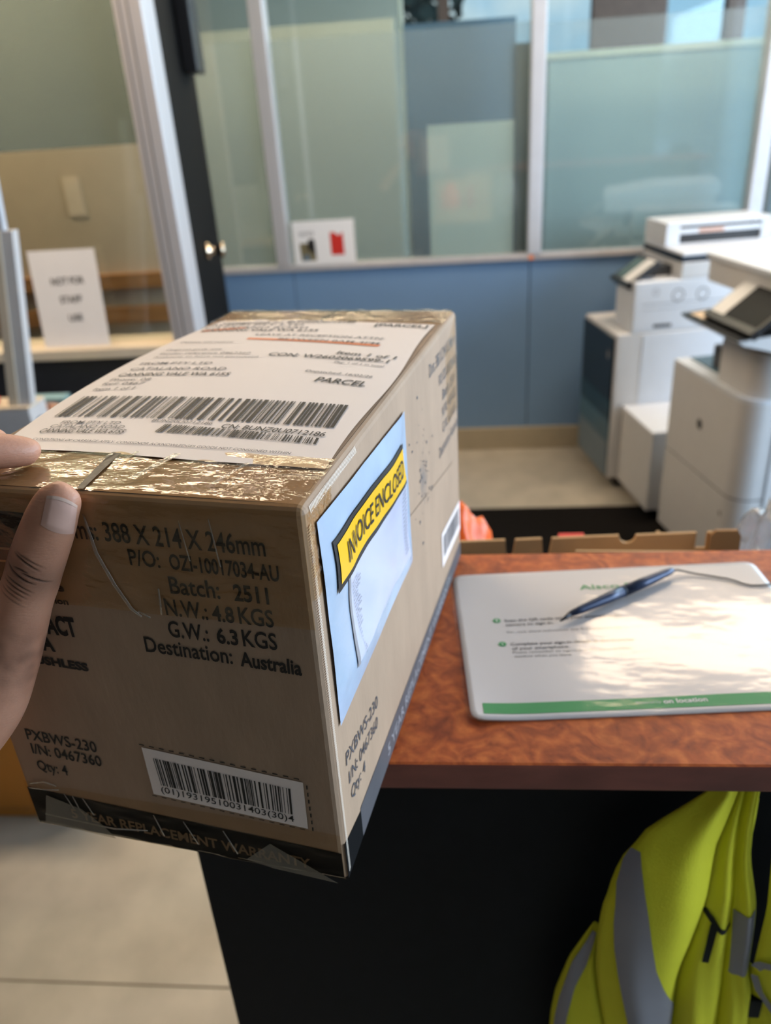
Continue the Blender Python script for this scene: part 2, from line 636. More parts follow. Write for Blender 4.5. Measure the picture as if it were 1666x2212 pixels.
# right-hand wall with its windows
wr = bmesh.new()
box(wr, 3.38, 3.48, -2.6, 6.7, 0, 0.8)
box(wr, 3.38, 3.48, -2.6, 6.7, 2.5, 2.7)
for y0, y1 in ((-2.6, -0.75), (2.55, 3.9), (6.3, 6.7)):
    box(wr, 3.38, 3.48, y0, y1, 0.8, 2.5)
struct(obj('wall_right', wr, M['wall']))

# far wall of the room behind, windows between umber pillars
bw = bmesh.new()
box(bw, -3.3, 3.45, 6.6, 6.7, 2.5, 2.7)
box(bw, -3.3, -0.33, 6.6, 6.7, 0, 2.5)
box(bw, -0.33, 1.02, 6.6, 6.7, 0, 0.3)
struct(obj('wall_back', bw, M['sage_wall']))
for x0, x1 in ((-0.06, 0.02), (1.02, 1.53), (1.94, 2.06), (2.55, 2.75)):
    struct(obj('trim_1', B(x0, x1, 6.58, 6.70, 0.0, 2.5), M['umber']))
for x0, x1 in ((-0.33, 1.02), (1.53, 1.94), (2.06, 2.55), (2.75, 3.38)):
    w = struct(obj('window_1', B(x0, x1, 6.64, 6.65, 0.02, 2.5), M['glass']))

# partition: blue dado panels, skirting, rail, mullions, filmed glass
pw = struct(obj('wall_partition', B(-1.45, 3.38, 3.562, 3.62, 0.0, 0.872), M['charcoal']))
for x0, x1 in ((-1.45, -0.704), (-0.700, 0.333), (0.337, 1.30), (1.304, 2.3), (2.304, 3.38)):
    obj('dado_panel', B(x0, x1, WY, 3.563, 0.10, 0.873, 0.0015, 1), M['blue'], pw)
struct(obj('baseboard_back', B(-1.45, 3.38, 3.540, 3.562, 0.0, 0.108, 0.003), M['skirt']))
struct(obj('trim_2', B(-1.45, 3.38, 3.535, 3.62, 0.873, 0.897, 0.003), M['alu']))
for xc, w in ((-0.735, .058), (0.351, .054), (1.240, .056)):
    mm = struct(obj('trim_3', B(xc - w / 2, xc + w / 2, 3.530, 3.625, 0.897, 2.7, 0.003), M['alu_light'] if xc > 0 else M['alu']))
struct(obj('trim_4', B(1.268, 1.30, 3.56, 3.62, 0.897, 2.7), M['bluegrey_dark']))
for i, (x0, x1, zt) in enumerate(((-1.45, -0.764, 1.76), (-0.706, 0.324, 1.752), (0.378, 1.212, 1.742), (1.30, 3.38, 1.735))):
    wn = struct(obj('window_%d' % (i + 2), B(x0, x1, 3.572, 3.580, 0.897, 2.7), M['glass']))
    obj('window_film', B(x0 + .002, x1 - .002, 3.569, 3.5715, 0.899, zt), M['frost'], wn)
tag(obj('screw_cap', disc(bmesh.new(), (0.338, 3.534, 0.884), (0, -1, 0), 0.011), M['orange_ink']),
    'tiny orange sticker dot on the partition rail below the middle mullion', 'sticker')

# things standing in the room behind the filmed glass
t = thing('pinboard', 'pale mint board standing behind the filmed glass, low in the centre pane', 'board', (0, 0, 0))
obj('board', B(-0.090, 0.263, 3.590, 3.605, 0.55, 1.415), M['pale_board'], t)
obj('leg', B(-0.06, -0.03, 3.622, 3.65, 0, 0.9), M['alu'], t)
obj('leg', B(0.21, 0.24, 3.622, 3.65, 0, 0.9), M['alu'], t)
t = thing('room_divider', 'tall blue-grey divider screen behind the pale mint board', 'screen', (0, 0, 0))
obj('panel', B(-0.185, 0.29, 3.90, 3.94, 0.02, 1.80), M['bluegrey'], t)
obj('edge_trim', B(-0.200, -0.186, 3.895, 3.945, 0.02, 1.95), M['sage_light'], t)
obj('edge_post', B(0.291, 0.350, 3.88, 3.94, 0.0, 1.70), M['bluegrey_dark'], t)
t = thing('storage_cabinet', 'long grey-green cabinet with a pale top edge behind the right-hand filmed pane', 'cabinet', (0, 0, 0))
obj('carcass', B(0.42, 1.36, 3.80, 4.20, 0.04, 1.625), M['sage'], t)
obj('top_edge', B(0.41, 1.37, 3.79, 4.21, 1.626, 1.652), M['sage_light'], t)
obj('plinth', B(0.44, 1.34, 3.83, 4.18, 0.0, 0.039), M['dark_grey'], t)
o = obj('whiteboard', B(-1.9, -0.30, 5.2, 5.24, 0.001, 1.95), M['sage_wall'])
tag(o, 'large dull sage board standing far behind the left filmed panes', 'board')

# outdoors: a tree beyond the far windows; car park, house and car before the entrance windows
struct(obj('ground_outside', B(-20, 40, 6.7, 60, -0.9, -0.85), M['asphalt']))
struct(obj('ground_outside', B(-30, 60, -70, -2.75, -1.75, -1.70), M['asphalt']))
t = thing('house', 'pale house with a low blue-grey roof, reflected in the right-hand glass', 'house', (11.2, -42, -1.70))
obj('wall', B(-.6, 12, -7, 0, 0, 3.9), M['house'], t)
obj('roof', prism([(-1.2, 3.91), (12.4, 3.91), (10.8, 5.2), (1.3, 5.2)], 'y', -7.4, .4), M['roof'], t)
t = thing('parked_car', 'white car parked in front of the pale house, faintly reflected in the glass', 'car', (8.75, -30, -1.70))
obj('body', prism([(0, .3), (0, .75), (.25, .85), (.55, 1.45), (1.25, 1.45), (1.55, .85), (1.8, .75), (1.8, .3)], 'y', -3.9, 0), M['car'], t)
obj('windscreen', prism([(.36, .92), (.58, 1.38), (1.22, 1.38), (1.44, .92)], 'y', .001, .012), M['screen'], t)
for x in (0.12, 1.5):
    for y in (-0.55, -3.2):
        bm = bmesh.new()
        sweep(bm, [(x - .02, y, .31), (x + .2, y, .31)], .31, 16)
        obj('wheel', bm, M['black_plastic'], t)
t = thing('tree', 'dark leafy tree outside the far window, upper centre', 'tree', (-0.6, 12, -0.85))
bm = bmesh.new()
sweep(bm, [(0, 0, 0), (0.05, 0, 1.6), (0.1, 0, 3.2)], [.12, .09, .05], 8)
obj('trunk', bm, M['umber'], t)
bm = bmesh.new()
for k in range(420):
    a, r, h = random.uniform(0, 2 * PI), random.random() ** .5 * 1.0, random.uniform(2.6, 4.6)
    c = Vector((math.cos(a) * r * .8, math.sin(a) * r, h))
    n_ = Vector((random.uniform(-1, 1), random.uniform(-1, 1), random.uniform(-1, 1))).normalized()
    disc(bm, c, n_, random.uniform(.07, .14), 5)
obj('foliage', bm, M['leaf'], t)['kind'] = 'stuff'

# left-hand serving hatch: charcoal apron, sill, filmed glass, aluminium post
PYW = 2.42
struct(obj('wall_hatch', B(-3.2, -0.80, PYW, PYW + .08, 0, 0.835), M['charcoal']))
struct(obj('trim_5', B(-3.2, -0.87, PYW - .075, PYW + .09, 0.836, 0.870, 0.004), M['stand_cream']))
wn = struct(obj('window_6', B(-3.2, -0.865, PYW + .02, PYW + .028, 0.871, 2.7), M['glass']))
obj('window_film', B(-3.198, -0.867, PYW + .014, PYW + .0195, 1.434, 2.69), M['frost_left'], wn)
post = bmesh.new()
box(post, -0.865, -0.787, PYW - .06, PYW + .05, 0.0, 2.7, 0.004)
po = struct(obj('trim_6', post, M['alu']))
for x in (-0.848, -0.826):
    obj('groove', B(x, x + .004, PYW - .0615, PYW - .0600, 0.871, 2.69), M['seam'], po)
# store room seen through the hatch
tw = struct(obj('wall_store', B(-3.2, -0.98, 3.34, 3.40, 0, 2.7), M['tan']))
for z0, z1 in ((0.878, 0.936), (0.735, 0.800)):
    t = thing('store_shelf', 'brown timber shelf board behind the hatch glass, %s one' % ('upper' if z0 > .8 else 'lower'), 'shelf', (0, 0, 0), group='timber shelves behind the hatch')
    obj('shelf_board', B(-3.0, -1.00, 3.300, 3.339, z0, z1), M['brown_wood'], t)
tag(obj('wall_card', B(-1.56, -1.49, 3.335, 3.3395, 1.17, 1.32), M['tan_light']), 'small pale tan card fixed to the tan store room wall', 'card')

# black door leaf beyond the post
d0, d1 = Vector((-0.792, 2.485, 0)), Vector((-0.862, 3.02, 0))
ang = math.atan2((d1 - d0).y, (d1 - d0).x)
dr = struct(obj('door_1', B(0, (d1 - d0).length, 0, 0.04, 0.01, 2.3, 0.002, 1), M['black_paint']))
dr.location = d0
dr.rotation_euler = (0, 0, ang)
bm = bmesh.new()
sweep(bm, [(0, 0, 0), (0, -.012, 0), (0, -.016, 0), (0, -.04, 0), (0, -.055, 0), (0, -.062, 0), (0, -.066, 0)],
      [.026, .026, .012, .013, .026, .024, .012], 20)
kn = obj('door_knob', bm, M['brass'], dr, smooth=True)
kn.location = (0.21, 0, 1.095)
obj('door_closer', B(0.30, 0.46, -0.05, -0.001, 1.62, 1.95, 0.006), M['black_plastic'], dr)

# ceiling lights; those in the back room and store room are unseen additions
for k, (x, y) in enumerate(((1.13, 2.74), (-1.25, 2.0), (0.5, 4.9), (-2.0, 2.95), (-0.9, 4.3))):
    lbl = ['warm ceiling panel light above the printers', 'warm ceiling panel light in front of the hatch',
           'unseen warm panel light added to brighten the room behind the glass', 'unseen warm panel light added to brighten the store room behind the hatch', 'unseen warm panel light added to brighten the sage board behind the left glass'][k]
    t = thing('ceiling_light', lbl, 'light', (x, y, 2.70), group='ceiling panel lights')
    obj('frame', B(-.62, .62, -.25, .25, -.02, 0), M['alu'], t)
    obj('diffuser', B(-.59, .59, -.22, .22, -.026, -.0205), M['light'], t)

# ================================================================== COUNTER
CT = 1.0603
t = thing('reception_counter', 'high reception counter with russet leather-look top and black front panel', 'counter', (0, 0, 0))
bm = B(-0.245, 1.9, 0.4085, 0.700, 1.0365, CT, 0.0025, 2)
o = obj('worktop', bm, [M['burl'], M['burl_edge']], t)
for p in o.data.polygons:
    if p.normal.z < 0.6:
        p.material_index = 1
obj('front_panel', B(-0.2375, 1.88, 0.475, 0.50, 0.0, 1.036), M['black_lam'], t)
obj('desk_top', B(-0.2, 1.88, 0.501, 1.13, 0.70, 0.73), M['black_lam'], t)
obj('end_panel', B(-0.2375, -0.2105, 0.501, 0.69, 0.0, 0.699), M['black_lam'], t)
obj('desk_leg', B(-0.20, -0.16, 1.05, 1.10, 0.004, 0.699), M['black_lam'], t)
obj('desk_leg', B(1.80, 1.84, 1.05, 1.10, 0.004, 0.699), M['black_lam'], t)

# laminated sign-in sheet ----------------------------------------------
SA = math.radians(3.7)
st = thing('laminated_sheet', 'laminated white sign-in sheet with a green footer band, lying on the counter', 'sheet', (0.007, 0.450, CT), SA)


def sheet_z(x, y):
    # the near left corner and left edge lift a little off the counter
    return 0.0012 + 0.0035 * max(0, 1 - x / 0.05) ** 2 * max(0, 1 - y / 0.16) + 0.0004 * math.sin(x * 40) * math.sin(y * 31)


def rrect(x0, x1, y0, y1, r, n=6):
    pts = []
    for cx_, cy_, a0 in ((x1 - r, y0 + r, -PI / 2), (x1 - r, y1 - r, 0), (x0 + r, y1 - r, PI / 2), (x0 + r, y0 + r, PI)):
        for k in range(n + 1):
            a = a0 + PI / 2 * k / n
            pts.append((cx_ + r * math.cos(a), cy_ + r * math.sin(a)))
    return pts


def sheet_mesh(x0, x1, y0, y1, r, dz, th):
    def f(u, v):
        # squircle mapping keeps rounded corners on a grid
        x, y = x0 + (x1 - x0) * u, y0 + (y1 - y0) * v
        for cx_, sx_ in ((x0 + r, -1), (x1 - r, 1)):
            for cy_, sy_ in ((y0 + r, -1), (y1 - r, 1)):
                dx, dy = (x - cx_) * sx_, (y - cy_) * sy_
                if dx > 0 and dy > 0:
                    m_ = max(dx, dy) / max(1e-9, math.hypot(dx, dy))
                    x, y = cx_ + sx_ * dx * m_, cy_ + sy_ * dy * m_
        return (x, y, sheet_z(x, y) + dz)
    return grid(f, 60, 44)


o = obj('paper', sheet_mesh(0, 0.287, 0, 0.206, 0.009, 0, 0), M['sheet'], st, smooth=True)
solid(o, 0.0008, -1)
SF = lambda dz: (lambda u, v: (u, v, sheet_z(u, v) + dz))
bm = quad(bmesh.new(), ((0.0098, 0.0062), (0.2785, 0.0062), (0.2785, 0.0195), (0.0098, 0.0180)), SF(.0002), 30, 2)
obj('green_band', bm, M['green'], st)
text_obj([('Alsco Pa', (0.1155, 0.1700), (0.1725, 0.1708), 0.0078, .012)], SF(.0003), M['green'], st, 'title_text')
text_obj([("Scan the QR code using your smartphone's", (0.0403, 0.1252), (0.1415, 0.1252), 0.0036, .016),
          ('camera to sign in.', (0.0408, 0.1188), (0.0820, 0.1188), 0.0036, .016),
          ('Or, visit www.onlocation app first time, to sign in', (0.0402, 0.1082), (0.1434, 0.1082), 0.0026, 0),
          ('Complete your sign-in details in the browser', (0.0410, 0.0902), (0.1443, 0.0902), 0.0036, .016),
          ('of your smartphone.', (0.0415, 0.0840), (0.0890, 0.0840), 0.0036, .016),
          ('Please remember to sign-out in the same browser', (0.0413, 0.0790), (0.1397, 0.0790), 0.0028, 0),
          ('window when you leave.', (0.0417, 0.0736), (0.0891, 0.0736), 0.0028, 0)], SF(.0003), M['ink_grey'], st, 'printed_text')
text_obj([('Powered by', (0.124, 0.0118), (0.1422, 0.0120), 0.0026, 0)], SF(.0004), M['sage_light'], st, 'printed_text')
text_obj([('on location', (0.1440, 0.0112), (0.1765, 0.0116), 0.0045, .02)], SF(.0004), M['paper'], st, 'printed_text')
for k, (x, y) in enumerate(((0.0337, 0.1275), (0.0343, 0.0925))):
    bdg = obj('number_badge', disc(bmesh.new(), (x, y, sheet_z(x, y) + .0003), (0, 0, 1), .0034, 24), M['green'], st)
    text_obj([(str(k + 1), (x - .0007, y - .0014), (x + .0007, y - .0014), .0028, .01)], SF(.0005), M['paper'], bdg, 'badge_number')
o = obj('laminate_film', sheet_mesh(-0.0035, 0.2905, -0.0035, 0.2095, 0.010, 0.0009, 0), M['laminate'], st, smooth=True)

# pen with cord ----------------------------------------------------------
pA, pB = Vector((0.087, 0.573, CT + .0080)), Vector((0.2005, 0.6500, CT + .0080))
dv = pB - pA
pen = thing('pen', 'slim blue-black metal pen on a grey cord lying across the laminated sheet', 'pen', pA, math.atan2(dv.y, dv.x))
Lp = dv.length
bm = bmesh.new()
sweep(bm, [(.010, 0, 0), (.022, 0, 0), (.055, 0, 0), (.072, 0, 0)], [.0024, .0036, .0049, .0051], 20)
obj('barrel', bm, M['pen'], pen, smooth=True)
bm = bmesh.new()
sweep(bm, [(-.001, 0, -.0030), (.003, 0, -.0022), (.010, 0, -.0)], [.0005, .0012, .0024], 16)
obj('tip', bm, M['pen_dark'], pen, smooth=True)
bm = bmesh.new()
sweep(bm, [(.0722, 0, 0), (.0735, 0, 0)], [.0053, .0053], 20)
obj('centre_ring', bm, M['pen_dark'], pen, smooth=True)
bm = bmesh.new()
sweep(bm, [(.0737, 0, 0), (.100, 0, 0), (Lp - .012, 0, 0), (Lp - .003, 0, 0), (Lp, 0, 0)], [.0051, .0049, .0038, .0030, .0012], 20)
obj('cap', bm, M['pen'], pen, smooth=True)
iv = Matrix.Rotation(-pen.rotation_euler[2], 4, 'Z')
cp = [(0.1995, .6495, CT + .0072), (0.205, .653, CT + .006), (0.220, .650, CT + .0035), (0.239, .644, CT + .003), (.247, .641, CT + .003), (.253, .637, CT + .003), (.258, .632, CT + .003),
      (.264, .629, CT + .003), (.272, .629, CT + .003), (.284, .6305, CT + .003), (.30, .632, CT + .0012), (.36, .64, CT + .0012), (.45, .66, CT + .0012)]
bm = bmesh.new()
sweep(bm, [iv @ (Vector(p) - pA) for p in cp], .0009, 8)
obj('cord', bm, M['cord'], pen, smooth=True)

# ================================================================== THE PARCEL
BW, BD, BH = 0.214, 0.388, 0.246
BY = -0.18470988
cbx = thing('cardboard_box', 'taped brown carton with white shipping label and yellow invoice pouch, resting on the counter edge', 'box',
            (-0.2791, 0.3514, CT + .0024), BY)


def hump(x, y):
    u, v = min(max(x / BW, 0), 1), min(max(y / BD, 0), 1)
    return 0.0035 * (math.sin(PI * u) ** .7) * (math.sin(PI * v) ** .6)


bm = B(0, BW, 0, BD, 0.0, BH, 0.004, 3)
tops = [f for f in bm.faces if f.normal.z > .9 and f.calc_area() > .01]
bmesh.ops.delete(bm, geom=tops, context='FACES_ONLY')
i0, i1 = 0.004, 0.004
gv = grid(lambda u, v: (i0 + (BW - 2 * i0) * u, i1 + (BD - 2 * i1) * v, BH + hump(i0 + (BW - 2 * i0) * u, i1 + (BD - 2 * i1) * v)), 20, 30, bm)
bmesh.ops.remove_doubles(bm, verts=bm.verts, dist=0.0002)
obj('carton_body', bm, M['card'], cbx)
FR = lambda dz: (lambda u, v: (u, -dz, v))                      # front face
TP = lambda dz: (lambda u, v: (u, v, BH + hump(u, v) + dz))       # top face
RT = lambda dz: (lambda u, v: (BW + dz, u, v))                    # right face

# front face print
obj('warranty_band', quad(bmesh.new(), ((0.002, 0.002), (BW - .002, 0.002), (BW - .002, 0.0235), (0.002, 0.0335)), FR(.0003), 4, 1), M['ink_band'], cbx)['label'] = 'black printed band along the front bottom'
text_obj([('5 YEAR REPLACEMENT WARRANTY', (0.030, 0.0125), (0.1915, 0.0062), 0.0078, .022)], FR(.0005), M['tan_print'], cbx)
text_obj([('Dims: 388 X 214 X 246mm', (0.0800, 0.2215), (0.1924, 0.2197), 0.0105, .013),
          ('P/O:', (0.1175, 0.2083), (0.1345, 0.2080), 0.0090, .013),
          ('OZI-10017034-AU', (0.1398, 0.2080), (0.1975, 0.2063), 0.0083, .022),
          ('Batch:', (0.1370, 0.1935), (0.1645, 0.1930), 0.0098, .013), ('2511', (0.1720, 0.1930), (0.1904, 0.1927), 0.0090, .026),
          ('N.W.:', (0.1318, 0.1798), (0.1555, 0.1795), 0.0098, .013), ('4.8', (0.1580, 0.1795), (0.1700, 0.1793), 0.0088, .026), ('KGS', (0.1725, 0.1793), (0.1912, 0.1790), 0.0098, .013),
          ('G.W.:', (0.1308, 0.1662), (0.1536, 0.1658), 0.0098, .013), ('6.3', (0.1582, 0.1657), (0.1700, 0.1655), 0.0088, .026), ('KGS', (0.1725, 0.1655), (0.1912, 0.1652), 0.0098, .013),
          ('Destination:', (0.1145, 0.1545), (0.1648, 0.1530), 0.0096, .013), ('Australia', (0.1690, 0.1525), (0.2026, 0.1510), 0.0088, .026)],
         FR(.0004), M['ink_box'], cbx)
text_obj([('PXBWS-230', (0.0155, 0.0757), (0.0640, 0.0735), 0.0082, .013), ('I/N: 0467360', (0.0160, 0.0645), (0.0645, 0.0625), 0.0080, .013),
          ('Qty: 4', (0.0160, 0.0510), (0.0375, 0.0500), 0.0080, .013)], FR(.0004), M['ink_box'], cbx)
text_obj([('ACT', (0.0545, 0.1590), (0.0738, 0.1590), 0.0115, .045), ('A', (0.0480, 0.1470), (0.0562, 0.1470), 0.0098, .045),
          ('BRUSHLESS', (0.0300, 0.1372), (0.0745, 0.1355), 0.0052, .05), ('ion', (0.0655, 0.1795), (0.0738, 0.1795), 0.0038, .03), ('e', (0.068, 0.1878), (0.0735, 0.1878), 0.005, .03)],
         FR(.0004), M['ink'], cbx)
# heavy black print block at the upper left corner
bm = bmesh.new()
for q in (((.002, .212), (.060, .212), (.062, .2335), (.002, .2345)), ((.002, .2045), (.060, .2040), (.060, .2105), (.002, .2108)),
          ((.002, .178), (.020, .178), (.024, .2028), (.002, .2028)), ((.024, .178), (.045, .178), (.045, .2028), (.029, .2028))):
    quad(bm, q, FR(.0003))
obj('print_block', bm, M['ink'], cbx)
# barcode sticker on the front
lb = obj('barcode_label', quad(bmesh.new(), ((.0957, .0467), (.1934, .0397), (.1944, .0757), (.0957, .0837)), FR(.0005), 4, 2), M['label_paper'], cbx)
lb['label'] = 'white barcode label on the front face'
bars((.1028, .0555), (.1853, .0495), (.1863, .0697), (.1018, .0767), FR(.0008), M['ink'], lb, 46, 3)
text_obj([('(01)19319510031403(30)4', (.1018, .0497), (.1856, .0437), .0048, .002)], FR(.0008), M['ink'], lb)
bm = bmesh.new()
for k in range(16):
    a, b = k / 16, (k + .5) / 16
    quad(bm, tuple((.0945 + .101 * s, .0853 - .0082 * s + h) for s, h in ((a, 0), (b, 0), (b, .0008), (a, .0008))), FR(.0004))
    quad(bm, tuple((.0945 + .100 * s, .0450 - .0072 * s + h) for s, h in ((a, 0), (b, 0), (b, .0006), (a, .0006))), FR(.0004))
for k in range(7):
    a, b = .0385 + k * .0054, .0385 + k * .0054 + .003
    quad(bm, ((.1958, a), (.1966, a), (.1968, b), (.1960, b)), FR(.0004))
obj('dashed_border', bm, M['ink'], cbx)

# right face print
bnd = obj('warranty_band', quad(bmesh.new(), ((.032, .002), (BD - .003, .002), (BD - .003, .018), (.032, .026)), RT(.0003), 6, 1), M['ink_grey'], cbx)
bnd['label'] = 'dark grey printed band along the right bottom'
text_obj([('5 YEAR REPLACEMENT WARRANTY', (.095, .0080), (.330, .0055), .0085, .02)], RT(.0005), M['ink_light'], cbx)
bm = bmesh.new()
quad(bm, ((.001, .002), (.032, .002), (.032, .024), (.001, .030)), RT(.0003))
obj('tape_patch', bm, M['ink_band'], cbx)
text_obj([('PXBWS-230', (.0165, .0752), (.0813, .0640), .0085, .004), ('I/N: 0467360', (.0180, .0600), (.0780, .0500), .0082, .004),
          ('Qty: 4', (.0190, .0465), (.0470, .0420), .0082, .004)], RT(.0004), M['ink_grey'], cbx)
text_obj([('Dims: 388 X 214 X 246mm', (.270, .2220), (.378, .2200), .0100, .004), ('P/O: OZI-10017034-AU', (.305, .2040), (.380, .2020), .0085, .01),
          ('Batch: 2511', (.318, .1880), (.374, .1870), .009, .004), ('N.W.: 4.8 KGS', (.315, .1740), (.376, .1730), .009, .004),
          ('G.W.: 6.3 KGS', (.315, .1600), (.376, .1590), .009, .004), ('Destination: Australia', (.298, .1440), (.382, .1420), .009, .004)],
         RT(.0004), M['ink_grey'], cbx)
l2 = obj('barcode_label', quad(bmesh.new(), ((.296, .0395), (.384, .0325), (.384, .0640), (.296, .0735)), RT(.0005), 3, 1), M['label_paper'], cbx)
l2['label'] = 'white barcode label at the far end of the right face'
bars((.302, .047), (.378, .041), (.378, .060), (.302, .068), RT(.0008), M['ink_grey'], l2, 40, 9)
bm = bmesh.new()
quad(bm, ((.183, .1462), (.252, .1345), (.252, .1352), (.183, .1469)), RT(.0003))
quad(bm, ((.262, .132), (.352, .117), (.352, .1177), (.262, .1327)), RT(.0003))
obj('crease_line', bm, M['tan_print'], cbx)
bm = bmesh.new()
rn = random.Random(4)
for k in range(46):
    y, z, s = .238 + rn.gauss(0, .016), .155 + rn.gauss(0, .026), rn.uniform(.0005, .0019)
    quad(bm, ((y - s, z - s * .6), (y + s, z - s * .4), (y + s * .8, z + s * .7), (y - s * .7, z + s)), RT(.0003))
obj('smudge_flecks', bm, M['ink_grey'], cbx)['kind'] = 'stuff'

# invoice pouch ---------------------------------------------------------
def pouch_f(dz):
    def f(u, v):
        w = .0012 * math.sin(u * 60 + v * 31) * math.sin(v * 70) + .0009 * noise.noise(Vector((u * 40, v * 40, 3)))
        e = min(u - .008, .188 - u, v - .108, .236 - v)
        return (BW + dz + .0015 * min(1, max(0, e / .02)) + (w * min(1, max(0, e / .015))), u, v)
    return f


po_ = obj('invoice_pouch', quad(bmesh.new(), ((.0128, .1080), (.186, .1120), (.185, .2262), (.0110, .2335)), pouch_f(.0012), 50, 34), M['poly'], cbx, smooth=True)
po_['label'] = 'pale blue plastic document pouch'
obj('insert_paper', quad(bmesh.new(), ((.0480, .1240), (.176, .1230), (.176, .2000), (.0420, .2050)), pouch_f(.0016), 40, 20), M['insert'], po_, smooth=True)
obj('band_border', quad(bmesh.new(), ((.0235, .1860), (.1755, .1790), (.1690, .2100), (.0230, .2165)), pouch_f(.0021), 40, 8), M['ink'], po_)
obj('yellow_band', quad(bmesh.new(), ((.0272, .1898), (.1735, .1822), (.1668, .2070), (.0265, .2130)), pouch_f(.0025), 40, 8), M['yellow'], po_)['label'] = 'bright yellow band'
text_obj([('INVOICE ENCLOSED', (.0400, .1950), (.1640, .1890), .0122, .002)], pouch_f(.0030), M['ink'], po_)
bm = bmesh.new()
rn = random.Random(2)
for k in range(22):
    z = .178 - k * .0026
    letters(bm, 'item ' + str(rn.randint(10000, 99999)), (.046 + .0006 * k, z), (.056 + rn.uniform(0, .006), z), .0012, pouch_f(.0021))
for k in range(16):
    y = .150 - k * .0005
    letters(bm, 'total ' + str(rn.randint(100, 9999)), (.160, .176 - k * .003), (.170, .176 - k * .003), .0013, pouch_f(.0021))
obj('printed_text', bm, M['ink_grey'], po_)['kind'] = 'stuff'
obj('insert_edge', quad(bmesh.new(), ((.0440, .1235), (.0485, .1235), (.0430, .1890), (.0400, .1890)), pouch_f(.0019), 2, 14), M['ink_light'], po_)

# top label ---------------------------------------------------------------
lab_c = [Vector(p) for p in ((.0150, .0450), (.2105, .0405), (.2070, .3302), (.0150, .3450))]


def lab_map(dz):
    return TP(dz)


def lab_grid(u, v):
    a, b, c, d = lab_c
    p = (a * (1 - u) + b * u) * (1 - v) + (d * (1 - u) + c * u) * v
    p = p + Vector((-.016 * (1 - u) ** 2 * math.sin(PI * v) ** .8 - .0015 * u * math.sin(3 * PI * v), .0012 * math.sin(7 * u)))
    x, y = p
    return (x, y, BH + hump(x, y) + .0010 + .0015 * (1 - u) * math.sin(PI * v))


lab = obj('shipping_label', grid(lab_grid, 40, 50), M['label_paper'], cbx, smooth=True)
lab['label'] = 'large white shipping label'
TL_ = lambda u, v: (u, v, BH + hump(u, v) + .0016 + .0015 * max(0, 1 - u / BW) * math.sin(PI * min(1, max(0, (v - .045) / .29))))
text_obj([('Consignment no: BUNZ0U0712186', (.020, .3270), (.1400, .3290), .0065, .015), ('[PARCEL]', (.1595, .3185), (.2030, .3175), .0085, .012),
          ('PARCEL', (.1600, .1690), (.1952, .1650), .0090, .012), ('Item 1 of 1', (.1545, .2330), (.1990, .2270), .0068, .012),
          ('CON: W2602069599-1', (.1055, .2230), (.1965, .2170), .0075, .01), ('CN: BUNZ0U0712186', (.1340, .0830), (.1966, .0800), .0060, .008),
          ('CANNING VALE WA 6155', (.0130, .2990), (.1180, .2960), .0068, .01), ('CANNING VALE WA 6155', (.0130, .1720), (.0972, .1735), .0068, .01),
          ('CANNING VALE WA 6155', (.0250, .0680), (.0800, .0690), .0058, .01)], TL_, M['ink'], lab)
text_obj([('ALSCO PTY LTD', (.0110, .3200), (.0980, .3170), .0062, .006), ('CATALANO ROAD', (.0120, .3090), (.1060, .3060), .0062, .006),
          ('LEAVE AT RECEPTION ATTN:', (.0700, .2830), (.1785, .2760), .0055, .004), ('BETWEEN 8AM-4PM', (.0950, .2690), (.1780, .2620), .0050, .004),
          ('Dispatched: 16/02/26', (.1470, .1880), (.1950, .1830), .0042, .004), ('Pkg: 1 of 1 in total', (.1600, .2110), (.1960, .2075), .0036, .004),
          ('Delivery instructions:', (.0150, .2610), (.0620, .2590), .0045, .002), ('Dangerous goods: none', (.0150, .2380), (.0620, .2370), .0045, .002),
          ('Sender reference 0467360', (.0150, .2270), (.0900, .2260), .0045, .002), ('Authority to leave not permitted', (.0150, .2180), (.1000, .2170), .0036, .002),
          ('FROM PTY LTD', (.0140, .2000), (.0720, .1990), .0055, .004), ('CATALANO ROAD', (.0140, .1860), (.0890, .1855), .0062, .004),
          ('Phone: 08', (.0130, .1620), (.0440, .1620), .0050, .002), ('Ref: 0467', (.0130, .1530), (.0440, .1535), .0050, .002),
          ('Item 1 of 1', (.0135, .1415), (.0427, .1430), .0055, .006), ('BUNZ0U0712186', (.0880, .0880), (.1270, .0870), .0036, .002),
          ('FROM PTY LTD', (.0300, .0820), (.0700, .0820), .0045, .002), ('CATALANO ROAD', (.0270, .0755), (.0760, .0760), .0048, .002),
          ('CONDITIONS OF CARRIAGE APPLY. CONSIGNOR ACKNOWLEDGES GOODS NOT CONSIGNED WITHIN', (.0290, .0570), (.1870, .0540), .0028, 0)],
         TL_, M['ink_grey'], lab)
bm = bmesh.new()
quad(bm, ((.0130, .2990), (.0500, .3090), (.0500, .3145), (.0130, .3050)), lambda u, v: Vector(TL_(u, v)) - Vector((0, 0, .0003)), 8, 1)
quad(bm, ((.0680, .2700), (.1790, .2570), (.1800, .2625), (.0680, .2755)), lambda u, v: Vector(TL_(u, v)) - Vector((0, 0, .0003)), 16, 1)
obj('highlighter_mark', bm, M['orange_ink'], lab)['label'] = 'orange highlighter strokes'
bars((.0180, .0935), (.1980, .0935), (.1955, .1300), (.0150, .1300), TL_, M['ink'], lab, 62, 21, rows=6)
bars((.0985, .0735), (.1960, .0690), (.1950, .0775), (.0990, .0850), TL_, M['ink'], lab, 58, 33, name='barcode_bars', rows=2)

